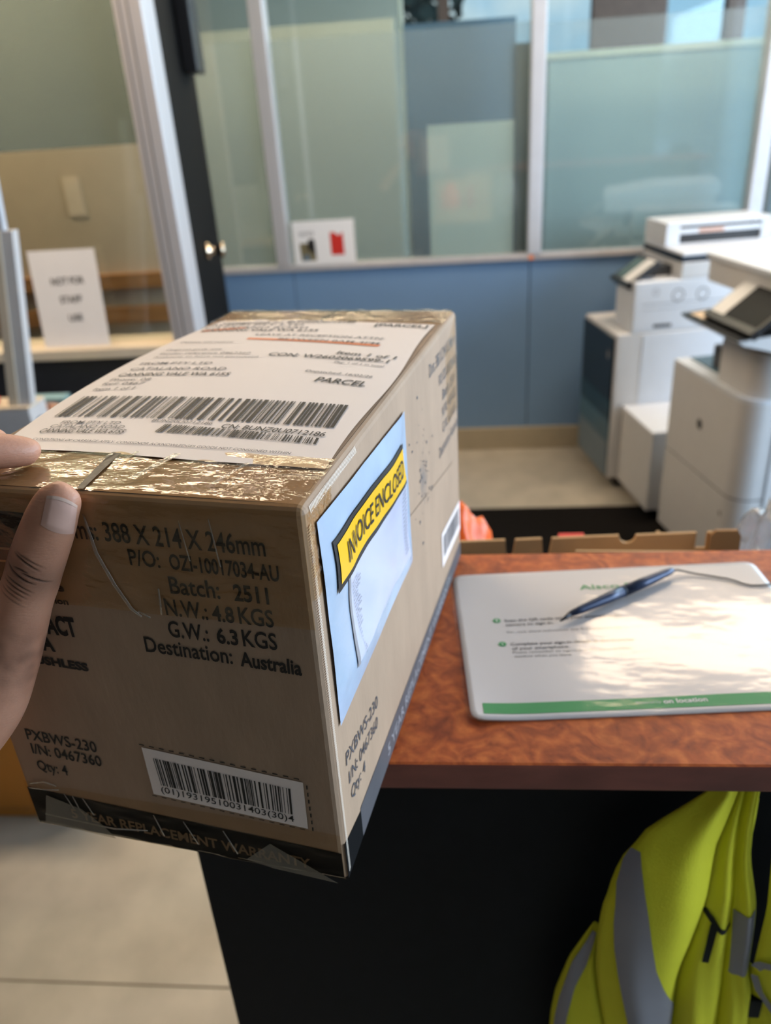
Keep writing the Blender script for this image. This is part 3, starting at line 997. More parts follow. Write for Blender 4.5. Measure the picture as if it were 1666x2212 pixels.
# flap gap, tape -----------------------------------------------------------
obj('flap_gap', quad(bmesh.new(), ((.0945, .003), (.0985, .003), (.0945, .0445), (.0885, .0445)), TP(.0012), 1, 6), M['gap'], cbx)['label'] = 'dark gap between the top flaps'
obj('flap_gap', quad(bmesh.new(), ((.1030, .332), (.1060, .332), (.1080, .385), (.1050, .385)), TP(.0004), 1, 6), M['ink_band'], cbx)['label'] = 'dark gap between the top flaps'


def tape_strip(prof, x0, x1, amp, seed, nx=110):
    """prof(v) -> (y, z, normal) running over an edge; wrinkled sheet across x"""
    def f(u, v):
        y, z, n_ = prof(v)
        x = x0 + (x1 - x0) * u
        w = amp * (noise.noise(Vector((x * 45, v * 9, seed))) + .7 * abs(noise.noise(Vector((x * 22 + v * 3, v * 3.5, seed + 5)))))
        e = .0006 + max(0, w)
        return (x, y + n_[0] * e, z + n_[1] * e)
    return grid(f, nx, 46)


def prof_top_front(v):
    # v: 0 on the top (y=.055) over the front edge down to z=.178
    if v < .40:
        y = .052 * (1 - v / .40) + .004 * (v / .40)
        return (y, BH + hump(.1, y) * .8, (0, 1))
    if v < .52:
        a = (v - .40) / .12 * PI / 2
        return (.004 - .004 * math.sin(a), BH - .004 + .004 * math.cos(a), (-math.sin(a), math.cos(a)))
    k = (v - .52) / .48
    return (0, BH - .004 - k * .062, (-1, 0))


def prof_bottom(v):
    if v < .7:
        return (0, .036 * (1 - v / .7) + .003, (-1, 0))
    a = (v - .7) / .3 * PI / 2
    return (.004 - .004 * math.cos(a), .004 - .004 * math.sin(a), (-math.cos(a), -math.sin(a)))


o = obj('packing_tape', tape_strip(prof_top_front, 0.001, BW - .001, .0011, 1.3), M['tape'], cbx, smooth=True)
o['label'] = 'clear wrinkled tape over the front top edge'
o = obj('packing_tape', tape_strip(prof_bottom, 0.001, BW - .001, .0010, 7.7), M['tape_flat'], cbx, smooth=True)
o['label'] = 'clear wrinkled tape along the front bottom edge'
o = obj('packing_tape', grid(lambda u, v: (.002 + (BW - .004) * u, .338 + .049 * v, BH + hump(.002 + (BW - .004) * u, .338 + .049 * v) + .0008 + .0012 * max(0, noise.noise(Vector((u * 12, v * 5, 2))))), 60, 12), M['tape'], cbx, smooth=True)
o['label'] = 'clear tape over the back top edge'
o = obj('packing_tape', grid(lambda u, v: (BW + .0006 + .0008 * max(0, noise.noise(Vector((u * 8, v * 9, 4)))), .335 + .05 * u, .160 + (.084 - .02 * (1 - u)) * v), 16, 24), M['tape_flat'], cbx, smooth=True)
o['label'] = 'clear tape end on the far right corner'
o = obj('packing_tape', grid(lambda u, v: (BW + .0006 + .0012 * max(0, noise.noise(Vector((u * 6, v * 12, 8)))), .001 + .034 * u, .196 + .046 * v), 16, 30), M['tape'], cbx, smooth=True)
o['label'] = 'clear tape end on the near right corner'
# bright pinched tape ridges and torn threads
bm = bmesh.new()
rn = random.Random(11)
for (pts, r) in (([(.098, -.0012, .236), (.100, -.0014, .214), (.106, -.0014, .196), (.1125, -.0014, .182), (.1175, -.0014, .1775)], .0009),
                 ([(.116, -.0013, .181), (.1225, -.0013, .1775)], .0007), ([(.131, -.0012, .196), (.1295, -.0012, .180)], .0008),
                 ([(.150, -.0012, .236), (.152, -.0012, .214)], .0005), ([(.166, -.0012, .238), (.168, -.0012, .212)], .0005),
                 ([(.006, -.0010, .0375), (.018, -.0012, .0415), (.026, -.0012, .0395)], .0006), ([(.004, -.001, .0335), (.016, -.0012, .0345), (.027, -.0012, .0365)], .0005),
                 ([(.030, -.0012, .034), (.034, -.0012, .022)], .0006), ([(.036, -.0012, .033), (.0385, -.0012, .021)], .0006), ([(.043, -.0012, .033), (.048, -.0012, .019)], .0006),
                 ([(.092, -.0012, .029), (.096, -.0012, .012)], .0007), ([(.112, -.0012, .028), (.119, -.0012, .010)], .0007), ([(.138, -.0012, .026), (.145, -.0012, .008)], .0008),
                 ([(.010, -.0012, .012), (.060, -.0013, .010), (.085, -.0013, .014)], .0006)):
    sweep(bm, pts, [r * .6] + [r * 1.3] * (len(pts) - 2) + [r * .8], 8, [.25] * len(pts), Vector((0, -1, 0)))
for a_, b_, w_ in (((.1185, .016), (.1275, .046), .0022), ((.1010, .030), (.1040, .046), .0012), ((.088, .028), (.091, .044), .001), ((.162, .014), (.170, .040), .0012), ((.045, .012), (.050, .036), .0012)):
    quad(bm, ((a_[0] - w_, a_[1]), (a_[0] + w_, a_[1]), (b_[0] + w_, b_[1]), (b_[0] - w_, b_[1])), TP(.0019), 2, 6)
M['crease_film'] = film_mat('creased_tape', (0.95, 0.9, 0.82), 0.62, diff=(0.62, 0.58, 0.52), rough=0.16, ior=1.7, bump=0.8, bscale=150)
obj('tape_creases', bm, M['crease_film'], cbx, smooth=True)['kind'] = 'stuff'
# pale triangular tape flap at the lower right of the front face
bm = bmesh.new()
vs3 = [bm.verts.new(p) for p in ((.168, -.0016, .0015), (.209, -.0030, .0010), (.168, -.0014, .0225), (.150, -.0012, .0045))]
bm.faces.new((vs3[0], vs3[1], vs3[2], vs3[3]))
M['flap_film'] = film_mat('milky_tape', (0.9, 0.88, 0.82), 0.62, diff=(0.42, 0.38, 0.30), rough=0.2, ior=1.5)
obj('tape_flap', bm, M['flap_film'], cbx)
bm = bmesh.new()
vs3 = [bm.verts.new(p) for p in ((.008, -.0014, .004), (.060, -.0016, .0015), (.052, -.0014, .012), (.040, -.0014, .023), (.016, -.0014, .030))]
bm.faces.new(vs3)
obj('tape_flap', bm, M['flap_film'], cbx)
# corrugated flute edge down the near right corner
bm = bmesh.new()
for k in range(150):
    z = .006 + k * (BH - .016) / 150
    quad(bm, ((.0040, z), (.0068, z + .0007), (.0068, z + .0014), (.0040, z + .0007)), lambda u, v: (BW + .0006, u - .0016, v))
obj('flute_edge', bm, M['flute'], cbx)['kind'] = 'stuff'
bm = bmesh.new()
for k in range(46):
    y = .006 + k * .0016
    quad(bm, ((y, BH - .0052), (y + .0007, BH - .0052), (y + .0012, BH - .0018), (y + .0005, BH - .0018)), lambda u, v: (BW - .0003 + .0004 + (BH - .0018 - v) * .25, u, v))
obj('flute_edge', bm, M['flute'], cbx)['kind'] = 'stuff'

# ================================================================== HI-VIS VESTS
V = {
'A_l': [(0.185,0.993),(0.16,0.976),(0.14,0.96),(0.136,0.953),(0.123,0.936),(0.116,0.919),(0.109,0.887),(0.107,0.85),(0.108,0.812),(0.114,0.768),(0.122,0.721),(0.129,0.675),(.15,.45)],
'A_r': [(0.207,0.994),(0.199,0.965),(0.193,0.946),(0.19,0.908),(0.187,0.877),(0.182,0.84),(0.178,0.815),(0.177,0.797),(0.177,0.769),(0.178,0.736),(0.18,0.679),(.19,.45)],
'S_l': [(0.128,0.945),(0.123,0.936),(0.118,0.916),(0.117,0.881),(0.119,0.851),(0.124,0.818),(0.132,0.776),(0.141,0.733),(0.154,0.677),(.17,.56)],
'S_r': [(0.135,0.952),(0.135,0.938),(0.138,0.914),(0.142,0.89),(0.146,0.866),(0.153,0.83),(0.164,0.797),(0.176,0.769),(0.177,0.736),(0.179,0.679),(.185,.56)],
'G_l': [(0.107,0.852),(0.099,0.833),(0.088,0.805),(0.078,0.76),(0.075,0.729),(0.074,0.671),(.085,.45)],
'G_r': [(0.115,0.85),(0.116,0.812),(0.122,0.768),(0.13,0.721),(0.137,0.675),(.16,.45)],
'GS_l': [(0.106,0.845),(0.101,0.831),(0.09,0.804),(0.081,0.758),(0.078,0.729),(0.076,0.671),(.086,.46)],
'GS_r': [(0.108,0.843),(0.106,0.83),(0.101,0.802),(0.093,0.774),(0.089,0.747),(0.087,0.73),(0.086,0.672),(.096,.46)],
'B_r': [(0.215,0.994),(0.211,0.965),(0.21,0.931),(0.211,0.893),(0.212,0.868),(0.213,0.835),(0.216,0.781),(0.218,0.738),(0.222,0.682),(.23,.45)],
'C_r': [(0.223,0.994),(0.22,0.965),(0.22,0.932),(0.229,0.885),(0.231,0.861),(0.234,0.804),(0.24,0.782),(0.243,0.74),(0.248,0.684),(.26,.45)],
'D_r': [(0.223,0.994),(0.226,0.986),(0.227,0.977),(0.226,0.961),(0.224,0.941),(0.225,0.917),(0.231,0.885),(.235,.80)],
'CS_l': [(0.211,0.891),(0.213,0.865),(0.216,0.817)],
'CS_r': [(0.2285,0.886),(0.231,0.859),(0.233,0.802)],
'E_l': [(0.232,0.99),(0.232,0.901),(0.232,0.872),(0.232,0.842),(0.232,0.82),(0.238,0.8),(0.248,0.783),(0.262,0.757),(.29,.70)],
'E_r': [(.25,.99),(.30,.90),(.345,.80),(.37,.70)],
}


def at_z(c, z):
    if z >= c[0][1]:
        return c[0][0]
    for (xa, za), (xb, zb) in zip(c, c[1:]):
        if za >= z >= zb:
            return xa + (xb - xa) * ((za - z) / max(1e-6, za - zb))
    return c[-1][0]


class Fold:
    def __init__(s, l, r, z0, z1, base, bulge, ph=0.0, skew=1.0):
        s.l, s.r, s.z0, s.z1, s.base, s.bulge, s.ph, s.skew = V[l], V[r], z0, z1, base, bulge, ph, skew

    def y(s, x, z):
        a, b = at_z(s.l, z), at_z(s.r, z)
        q = min(1, max(0, (x - a) / max(1e-5, b - a)))
        w = max(.003, b - a)
        k = math.sin(PI * q ** s.skew) ** .75
        top = .452 - .432
        g = max(0, min(1, (z - .90) / .094))
        return s.base + .020 * g - s.bulge * w * k - .0016 * math.sin(q * 9 + z * 22 + s.ph) * k

    def mesh(s, bm, nu=18, nv=48):
        def f(u, v):
            z = s.z0 + (s.z1 - s.z0) * v
            a, b = at_z(s.l, z), at_z(s.r, z)
            x = a + (b - a) * u
            return (x, s.y(x, z), z)
        return grid(f, nu, nv, bm)

    def strip(s, l, r, z0, z1, off=.0024, nu=8, nv=40):
        def f(u, v):
            z = z0 + (z1 - z0) * v
            a, b = at_z(V[l], z), at_z(V[r], z)
            x = a + (b - a) * u
            return (x, s.y(x, z) - off, z)
        return grid(f, nu, nv)


def ribbon(fold, pts, th, off=.0028):
    def f(u, v):
        k = u * (len(pts) - 1)
        i = min(int(k), len(pts) - 2)
        a, b = Vector(pts[i]), Vector(pts[i + 1])
        p = a.lerp(b, k - i)
        d = (b - a).normalized()
        p = p + Vector((-d.y, d.x)) * (v - .5) * th
        return (p.x, fold.y(p.x, p.y) - off, p.y)
    return grid(f, 20, 3)


fA = Fold('A_l', 'A_r', 1.006, .45, .432, .22, 0, 1.15)
fB = Fold('A_r', 'B_r', 1.006, .45, .438, .38, 1.2)
fC = Fold('B_r', 'C_r', 1.006, .45, .436, .45, 2.1)
fD = Fold('C_r', 'D_r', .992, .80, .444, .35, 0.4)
fG = Fold('G_l', 'G_r', .850, .45, .444, .22, 3.0)
fE = Fold('E_l', 'E_r', 1.006, .70, .424, .12, 0.9)
v1 = thing('safety_vest', 'lime hi-vis vest with a broad grey reflective band, hanging bunched under the counter top', 'vest', (0, 0, 0), group='hi-vis vests under the counter')
bm = bmesh.new()
for f_ in (fA, fB, fC, fD, fG):
    f_.mesh(bm)
o = obj('fabric', bm, M['lime'], v1, smooth=True)
solid(o, .0012, 1)
obj('reflective_strip', fA.strip('S_l', 'S_r', .945, .56), M['reflective'], v1, smooth=True)
obj('reflective_strip', fG.strip('GS_l', 'GS_r', .843, .46), M['reflective'], v1, smooth=True)
obj('reflective_strip', fC.strip('CS_l', 'CS_r', .886, .812), M['reflective'], v1, smooth=True)
obj('binding', ribbon(fB, [(.1885, .8865), (.194, .879), (.199, .871), (.206, .8645), (.2125, .866)], .0046), M['binding'], v1, smooth=True)
obj('binding', ribbon(fB, [(.1968, .873), (.1955, .850), (.1940, .830)], .0052), M['binding'], v1, smooth=True)
bm = bmesh.new()
sweep(bm, [(.212, .4745, 1.030), (.212, .462, 1.028), (.212, .450, 1.022), (.212, .447, 1.012), (.212, .453, 1.004)], .0035, 10)
hk = obj('wall_hook', bm, M['black_plastic'], smooth=True)
tag(hk, 'small black hook under the counter top holding the hi-vis vest', 'hook')
v2 = thing('safety_vest', 'bright lime hi-vis vest with grey-brown edge piping at the right frame edge', 'vest', (0, 0, 0), group='hi-vis vests under the counter')
bm = bmesh.new()
fE.mesh(bm, 20, 30)
o = obj('fabric', bm, M['lime'], v2, smooth=True)
solid(o, .0012, 1)
obj('reflective_strip', ribbon(fE, [(.232, .831), (.235, .837), (.243, .8395), (.258, .838), (.29, .83)], .0072), M['reflective'], v2, smooth=True)
obj('reflective_strip', ribbon(fE, [(.2325, .822), (.239, .802), (.249, .784), (.263, .760), (.285, .72)], .0052), M['reflective'], v2, smooth=True)
V['H_l'] = [(.236, .81), (.243, .74), (.248, .684), (.26, .45)]
V['H_r'] = [(.27, .81), (.285, .74), (.29, .684), (.30, .45)]
fH = Fold('H_l', 'H_r', .81, .45, .440, .2, 1.0)
bm = bmesh.new()
fH.mesh(bm)
o = obj('lower_fabric', bm, M['lime'], v2, smooth=True)
solid(o, .0012, 1)
obj('buckle', B(.240, .2505, .430, .437, .748, .772, .001), M['binding'], v2)
bm = bmesh.new()
sweep(bm, [(.255, .4745, 1.030), (.255, .458, 1.028), (.255, .447, 1.022), (.255, .444, 1.012), (.255, .451, 1.004)], .0035, 10)
tag(obj('wall_hook', bm, M['black_plastic'], smooth=True), 'small black hook holding the vest at the right frame edge', 'hook')

# ================================================================== BEHIND THE COUNTER
# open carton tray with die-cut tabs
ct = thing('carton_tray', 'open brown carton with die-cut tabs standing behind the counter top', 'carton', (0, 0, 0.7325))
Z0 = 0.7325


def cutout(x0, x1, top_l, top_r, notches):
    """profile in x-z with notches [(xc, halfwidth, depth, kind)] cut into the top edge"""
    pts = [(x0, 0.0), (x1, 0.0), (x1, top_r)]
    top = lambda x: top_l + (top_r - top_l) * (x - x0) / (x1 - x0)
    for xc, hw, dp, kd in sorted(notches, reverse=True):
        if kd == 'round':
            for k in range(9):
                a = PI * k / 8
                pts.append((xc + hw * math.cos(a), top(xc) - dp * math.sin(a)))
        elif kd == 'vee':
            pts += [(xc + hw * 1.25, top(xc)), (xc + hw * .45, top(xc) - dp), (xc - hw * .45, top(xc) - dp), (xc - hw * .9, top(xc))]
        else:
            pts += [(xc + hw, top(xc)), (xc + hw, top(xc) - dp), (xc - hw, top(xc) - dp), (xc - hw, top(xc))]
    pts.append((x0, top_l))
    return pts


pts = cutout(-.12, .296, .283, .293, [(.0590, .0055, .03, 'vee'), (.1005, .0055, .03, 'vee'), (.1915, .0095, .010, 'round'), (.273, .006, .02, 'sq')])
obj('front_flap', prism(pts, 'y', .80, .804), M['carton2'], ct)
obj('back_wall', B(-.12, .296, 1.05, 1.054, 0, .10), M['carton2'], ct)
obj('side_wall', B(-.12, -.116, .8045, 1.0495, 0, .16), M['carton2'], ct)
obj('side_wall', B(.292, .296, .8045, 1.0495, 0, .16), M['carton2'], ct)
obj('base', B(-.1155, .2915, .8045, 1.0495, 0, .004), M['carton2'], ct)
obj('folded_tab', prism([(.279, .20), (.316, .20), (.314, .290), (.310, .297), (.286, .297), (.281, .290)], 'y', .795, .799), M['carton_in'], ct)
c3 = thing('shallow_carton', 'shallow brown carton with a dark slot, in front of the die-cut carton', 'carton', (0, 0, Z0))
obj('front_panel', prism([(.125, 0), (.272, 0), (.272, .3005), (.125, .3045)], 'y', .742, .745), M['carton2'], c3)
obj('hand_slot', prism([(.130, .2960), (.200, .2938), (.200, .2915), (.130, .2895)], 'y', .7405, .7418), M['ink_band'], c3)


def crumple(loc, rad, m, amp, seed, sub=4):
    bm = bmesh.new()
    bmesh.ops.create_icosphere(bm, subdivisions=sub, radius=1.0)
    for v in bm.verts:
        d = v.co.normalized()
        k = 1 + amp * noise.noise(d * 2.2 + Vector((seed, 0, 0))) + amp * .7 * abs(noise.noise(d * 5 + Vector((0, seed, 0))))
        v.co = Vector((d.x * rad[0] * k, d.y * rad[1] * k, max(d.z * rad[2] * k, -rad[2] * .98)))
    return bm


o = obj('plastic_bag', crumple(None, (.062, .05, .122), M['orange_bag'], .30, 3.1), M['orange_bag'], smooth=True)
o.location = (-.004, .93, .738 + .1205)
tag(o, 'crumpled orange plastic bag standing in the die-cut carton beside the parcel', 'bag')
o = obj('bubble_wrap', crumple(None, (.075, .07, .155), M['wrap'], .30, 8.2, 5), M['wrap'], smooth=True)
o.location = (.405, .85, .732 + .152)
tag(o, 'crumpled clear bubble wrap bundle at the right end of the counter', 'wrap')
tag(obj('red_folder', B(.130, .162, .90, .912, .738, .9665), M['red']), 'red folder edge peeking above the die-cut carton', 'folder')

# ================================================================== PRINTERS (local x along the front towards us, y into the machine)
RZ = math.atan2(-0.9865, 0.1637)
p1 = thing('office_printer', 'large white multifunction printer with navy front drawers, farther of the two', 'printer', (0.5635, 3.424, 0.004), RZ, group='office printers')
p1.scale = (.885, 1, 1)
LP1 = 0.425
obj('lower_body', B(0, LP1, 0, .60, .05, .655, .006), M['panel_white'], p1)
obj('plinth', B(.03, LP1 - .04, .05, .56, 0, .0495), M['black_plastic'], p1)
dp = obj('front_door', B(.012, LP1 - .012, -.010, -.0005, .385, .640, .003), M['navy'], p1)
obj('badge', disc(bmesh.new(), (LP1 - .065, -.0105, .565), (0, -1, 0), .017), M['grey_print'], dp)
obj('drawer', B(.012, LP1 - .012, -.010, -.0005, .303, .3835, .003), M['teal_navy'], p1)
obj('drawer', B(.012, LP1 - .012, -.010, -.0005, .215, .3015, .003), M['slate_blue'], p1)
obj('drawer', B(.012, LP1 - .012, -.010, -.0005, .060, .2135, .003), M['slate_grey'], p1)
ub = obj('upper_body', B(.215, LP1, .055, .60, .6555, .846, .006), M['white'], p1)
obj('upper_step', B(.165, .2145, .075, .2295, .6555, .805, .005), M['panel_white'], p1)
obj('rear_body', B(0, .2145, .23, .60, .6555, .846, .004), M['panel_white'], p1)
sd = bmesh.new()
for v_, z_, r_ in ((.138, .805, .012), (.225, .788, .024), (.320, .787, .024)):
    disc(sd, (LP1 + .0006, v_, z_), (1, 0, 0), r_, 24, r_ * .82)
box(sd, LP1, LP1 + .0006, .09, .50, .7605, .7625)
box(sd, LP1, LP1 + .0006, .09, .50, .7400, .7412)
obj('side_mouldings', sd, M['seam'], ub)
obj('side_handle', B(LP1 - .002, LP1 + .001, .138, .210, .670, .684, .002), M['dark_grey'], p1)
obj('side_door', B(LP1, LP1 + .004, .10, .58, .33, .650, .002), M['white'], p1)
obj('scanner', B(0, LP1, .23, .60, .8465, .905, .003), M['panel_white'], p1)
obj('scanner_gap', B(.004, LP1 - .004, .228, .596, .9055, .927), M['navy'], p1)
obj('scanner_lid', B(0, LP1, .229, .62, .9275, .939, .003), M['white'], p1)
adf = obj('document_feeder', B(0, .235, .23, .66, .9395, .945, .002), M['white'], p1)
obj('feeder_column', B(0, .235, .23, .285, .9455, 1.010, .002), M['white'], adf)
obj('feeder_column', B(0, .235, .61, .66, .9455, 1.010, .002), M['white'], adf)
obj('feeder_tray', B(.0, .232, .2855, .6095, .981, .999, .002), M['white'], adf)
obj('feeder_recess', B(.0, .226, .2855, .6095, .9455, .9805), M['black_plastic'], adf)
obj('feeder_slit', B(.0, .228, .2855, .58, .9995, 1.0100), M['black_plastic'], adf)
obj('feeder_top', B(0, .235, .23, .66, 1.0105, 1.024, .003), M['white'], adf)
obj('tray_note', B(.2325, .2332, .36, .46, .983, .997), M['pink'], adf)
fd = obj('paper_feeder', B(LP1 + .01, LP1 + .355, .04, .50, .05, .360, .004), M['panel_white'], p1)
obj('feeder_lid', B(LP1 + .008, LP1 + .357, .038, .50, .3605, .370, .003), M['white'], fd)


def tilt_panel(parent, u0, u1, v0, z0, v1, z1, th, m_body, m_scr, m_edge, inset=.016, bar=.0, pad=None):
    d = Vector((0, v1 - v0, z1 - z0))
    ln = d.length
    d.normalize()
    n_ = Vector((0, -d.z, d.y))
    Mx = Matrix(((1, 0, 0, u0), (0, d.y, n_.y, v0), (0, d.z, n_.z, z0), (0, 0, 0, 1)))
    bm_ = B(0, u1 - u0, 0, ln, -th, 0, .003)
    bm_.transform(Mx)
    pn = obj('control_panel', bm_, m_body, parent)
    bm_ = B(inset, u1 - u0 - inset, inset, ln - inset, .0003, .0012)
    bm_.transform(Mx)
    obj('touch_screen', bm_, m_scr, pn)
    if pad:
        bm_ = B(pad[0] * (u1 - u0), pad[1] * (u1 - u0), inset * .4, ln - inset * .4, .0014, .0024, .0004, 1)
        bm_.transform(Mx)
        obj('button_panel', bm_, M['panel_white'], pn)
    if bar:
        bm_ = B(.0, u1 - u0, -.004, bar, -th - .004, .004, .002)
        bm_.transform(Mx)
        obj('panel_trim', bm_, m_edge, pn)
    return pn


tilt_panel(p1, .190, .395, .035, .835, .150, .915, .018, M['dark_grey'], M['green_screen'], M['black_plastic'], .020, .012, (.55, .97))
obj('panel_arm', B(.25, .33, .12, .228, .8465, .885, .004), M['dark_grey'], p1)

p2 = thing('office_printer', 'white multifunction printer with black tilted display, nearest the right edge', 'printer', (0.742, 2.666, 0.004), math.atan2(-.982, .19), group='office printers')
L2 = .47


def rbox(u0, u1, v0, v1, z0, z1, r):
    """box whose near front vertical corner (u1, v0) is rounded"""
    pts_ = [(u0, v0)]
    for k in range(9):
        a = -PI / 2 + PI / 2 * k / 8
        pts_.append((u1 - r + r * math.cos(a), v0 + r + r * math.sin(a)))
    pts_ += [(u1, v1), (u0, v1)]
    bm_ = prism(pts_, 'z', z0, z1)
    return bm_


obj('lower_body', rbox(.004, L2 - .004, .004, .60, .05, .650, .06), M['panel_white'], p2)
obj('plinth', B(.03, L2 - .08, .08, .56, 0, .0495), M['black_plastic'], p2)
fd = obj('front_door', rbox(0, L2, 0, .10, .3525, .655, .062), M['panel_white'], p2)
obj('badge', disc(bmesh.new(), (.215, -.0006, .512), (0, -1, 0), .017), M['dark_grey'], fd)
obj('drawer', rbox(0, L2, 0, .10, .055, .3465, .062), M['panel_white'], p2)
obj('drawer_gap', rbox(.001, L2 - .001, .0015, .10, .3467, .3523, .062), M['seam'], p2)
obj('badge', disc(bmesh.new(), (.405, -.0006, .284), (0, -1, 0), .008), M['seam'], p2)
obj('shoulder', rbox(0, L2, .0, .60, .6555, .668, .062), M['white'], p2)
obj('side_gap', B(L2 + .0005, L2 + .002, .092, .098, .055, .655), M['seam'], p2)
obj('column', rbox(.255, L2 + .0, .02, .60, .6685, .80, .07), M['panel_white'], p2)
obj('rear_body', B(0, .19, .22, .60, .6685, .895, .004), M['panel_white'], p2)
obj('output_tray', B(.01, .19, .05, .218, .6685, .672), M['slate_blue'], p2)
tr = obj('panel_tray', prism([(-.075, .858), (-.06, .845), (.10, .800), (.16, .800), (.16, .868), (.10, .873)], 'x', .165, L2 + .03), M['panel_white'], p2)
obj('tray_top', prism([(-.077, .8590), (-.074, .8640), (.155, .878), (.155, .8745)], 'x', .163, L2 + .032), M['black_plastic'], tr)
obj('tray_pad', prism([(-.060, .8660), (.10, .8780), (.10, .8790), (-.060, .8670)], 'x', .19, .27), M['tan_light'], tr)
tilt_panel(p2, .255, .52, -.050, .878, .075, .975, .016, M['black_plastic'], M['screen'], M['black_plastic'], .014, .02, (.03, .30))
obj('scanner', prism([(.06, .930), (.60, .930), (.60, 1.000), (.06, 1.000)], 'x', .045, L2 + .05), M['panel_white'], p2)
lidp = [(.05, 1.0005), (.62, 1.0005), (.62, 1.055), (.30, 1.050), (.12, 1.022), (.05, 1.016)]
obj('document_feeder', prism(lidp, 'x', .04, L2 + .055), M['white'], p2)
obj('scanner_neck', B(.06, L2, .24, .60, .8955, .9295), M['panel_white'], p2)
obj('neck_gap', B(.10, .18, .20, .2395, .90, .929), M['black_plastic'], p2)
dv_ = obj('stapler', B(.125, .245, .065, .20, .6725, .745, .004), M['dark_grey'])
dv_.parent = p2
dv_['label'] = 'dark grey finisher unit on the shoulder'

# ================================================================== NOTICES
nt_ = thing('notice_card', 'white notice with small photo and red square, beside the left mullion', 'notice', (-0.683, 3.533, 0.8975))
obj('card', B(0, .268, 0, .0016, 0, .182), M['paper'], nt_)
NF = lambda u, v: (u, -.0004, v)
bm = quad(bmesh.new(), ((.163, .038), (.220, .038), (.218, .132), (.198, .118)), NF)
quad(bm, ((.163, .038), (.198, .118), (.182, .132), (.162, .132)), NF)
obj('red_print', bm, M['red'], nt_)
bm = quad(bmesh.new(), ((.030, .018), (.096, .018), (.094, .092), (.026, .092)), NF)
obj('photo_print', bm, mat('photo_ochre', srgb(122, 112, 84), 0.5, var=0.3, vscale=25), nt_)
bm = quad(bmesh.new(), ((.060, .072), (.094, .040), (.092, .108), (.066, .108)), lambda u, v: (u, -.0008, v))
obj('photo_print', bm, M['ink'], nt_)
bm = quad(bmesh.new(), ((.036, .020), (.070, .020), (.066, .044), (.040, .044)), lambda u, v: (u, -.0008, v))
obj('photo_print', bm, M['slate_grey'], nt_)
text_obj([('NOTICE', (.030, .122), (.092, .122), .016, .01)], NF, M['ink_grey'], nt_)

sg = thing('staff_sign', 'white paper sign reading NOT FOR STAFF USE, propped on the hatch sill', 'sign', (-1.292, 2.385, 0.8705))
sg.rotation_euler = (math.radians(-6), 0, 0)
obj('card', B(0, .213, 0, .002, 0, .290), M['paper'], sg)
SGF = lambda u, v: (u, -.0006, v)
text_obj([('NOT FOR', (.060, .188), (.165, .190), .020, .02), ('STAFF', (.078, .133), (.148, .134), .020, .02), ('USE', (.096, .078), (.140, .079), .019, .02)],
         SGF, M['ink'], sg)

# ================================================================== LEFT-HAND TABLE AND CLUTTER
tb = thing('side_table', 'dark side table under the hatch, mostly hidden behind the parcel', 'table', (0, 0, 0))
obj('table_top', B(-2.6, -0.95, 1.72, 2.33, .675, .705, .002), M['charcoal'], tb)
for x in (-2.55, -1.0):
    for y in (1.76, 2.29):
        obj('leg', B(x - .02, x + .02, y - .02, y + .02, 0, .6745), M['charcoal'], tb)
TZ = .705
sd_ = thing('display_stand', 'grey metal stand with a slim upright post, its lit face coloured cream, on the side table', 'stand', (-1.205, 1.93, TZ))
obj('base', B(-.30, .0535, .025, .12, 0, .105, .004), M['stand'], sd_)
obj('base_cap', B(-.30, .0535, .025, .12, .1055, .112, .002), M['stand_cream'], sd_)
bm = prism([(-.010, .112), (.052, .112), (.125, .56), (.073, .56)], 'y', .045, .075)
obj('post', bm, M['stand'], sd_)
bm = prism([(-.010, .112), (.018, .112), (.094, .56), (.073, .56)], 'y', .040, .0448)
obj('post_lit_face', bm, M['stand_cream'], sd_)  # beige light on the post's left face, put into the colour
bm = prism([(.074, .5605), (.102, .5605), (.122, .80), (.104, .80)], 'y', .048, .070)
obj('post_top', bm, M['alu_light'], sd_)
obj('slot', B(.0537, .0555, .05, .08, .02, .07), M['dark_grey'], sd_)
o = obj('push_pin', crumple(None, (.014, .014, .016), None, .05, 1, 2), M['red'], smooth=True)
o.location = (-1.262, 1.99, TZ + .112 + .0157)
tag(o, 'small red knob sitting on the cream stand', 'knob')
for nm, lb_, mt, (x0, x1, y0, y1, z1) in (
        ('paper_pad', 'pale blue paper pad on the side table', 'cyan_paper', (-1.36, -1.22, 2.275, 2.325, .030)),
        ('paper_pad', 'pale green paper pad beside the blue one', 'lime_paper', (-1.20, -1.10, 2.22, 2.325, .022))):
    t = thing(nm, lb_, 'paper', (0, 0, TZ))
    obj('sheets', B(x0, x1, y0, y1, 0, z1), M[mt], t)
    obj('backing', B(x0 - .002, x1 + .002, y0 - .002, y1 + .002, z1 + .0002, z1 + .002), M[mt], t)
bm = bmesh.new()
for k in range(24):
    pass
tr_ = bmesh.new()
ring = []
for k in range(28):
    a = 2 * PI * k / 28
    ring.append([tr_.verts.new((r * math.cos(a), r * math.sin(a), z)) for r, z in ((.028, 0), (.045, 0), (.045, .022), (.028, .022))])
for k in range(28):
    for j in range(4):
        tr_.faces.new((ring[k][j], ring[(k + 1) % 28][j], ring[(k + 1) % 28][(j + 1) % 4], ring[k][(j + 1) % 4]))
o = obj('tape_roll', tr_, M['pink'])
o.location = (-1.255, 2.215, TZ)
tag(o, 'pink-beige roll of tape on the side table', 'tape')
o = obj('fabric_pouch', crumple(None, (.05, .09, .03), None, .2, 5, 3), M['mauve'], smooth=True)
o.location = (-1.045, 2.17, TZ + .0295)
tag(o, 'mauve-grey knitted pouch behind the parcel label', 'pouch')

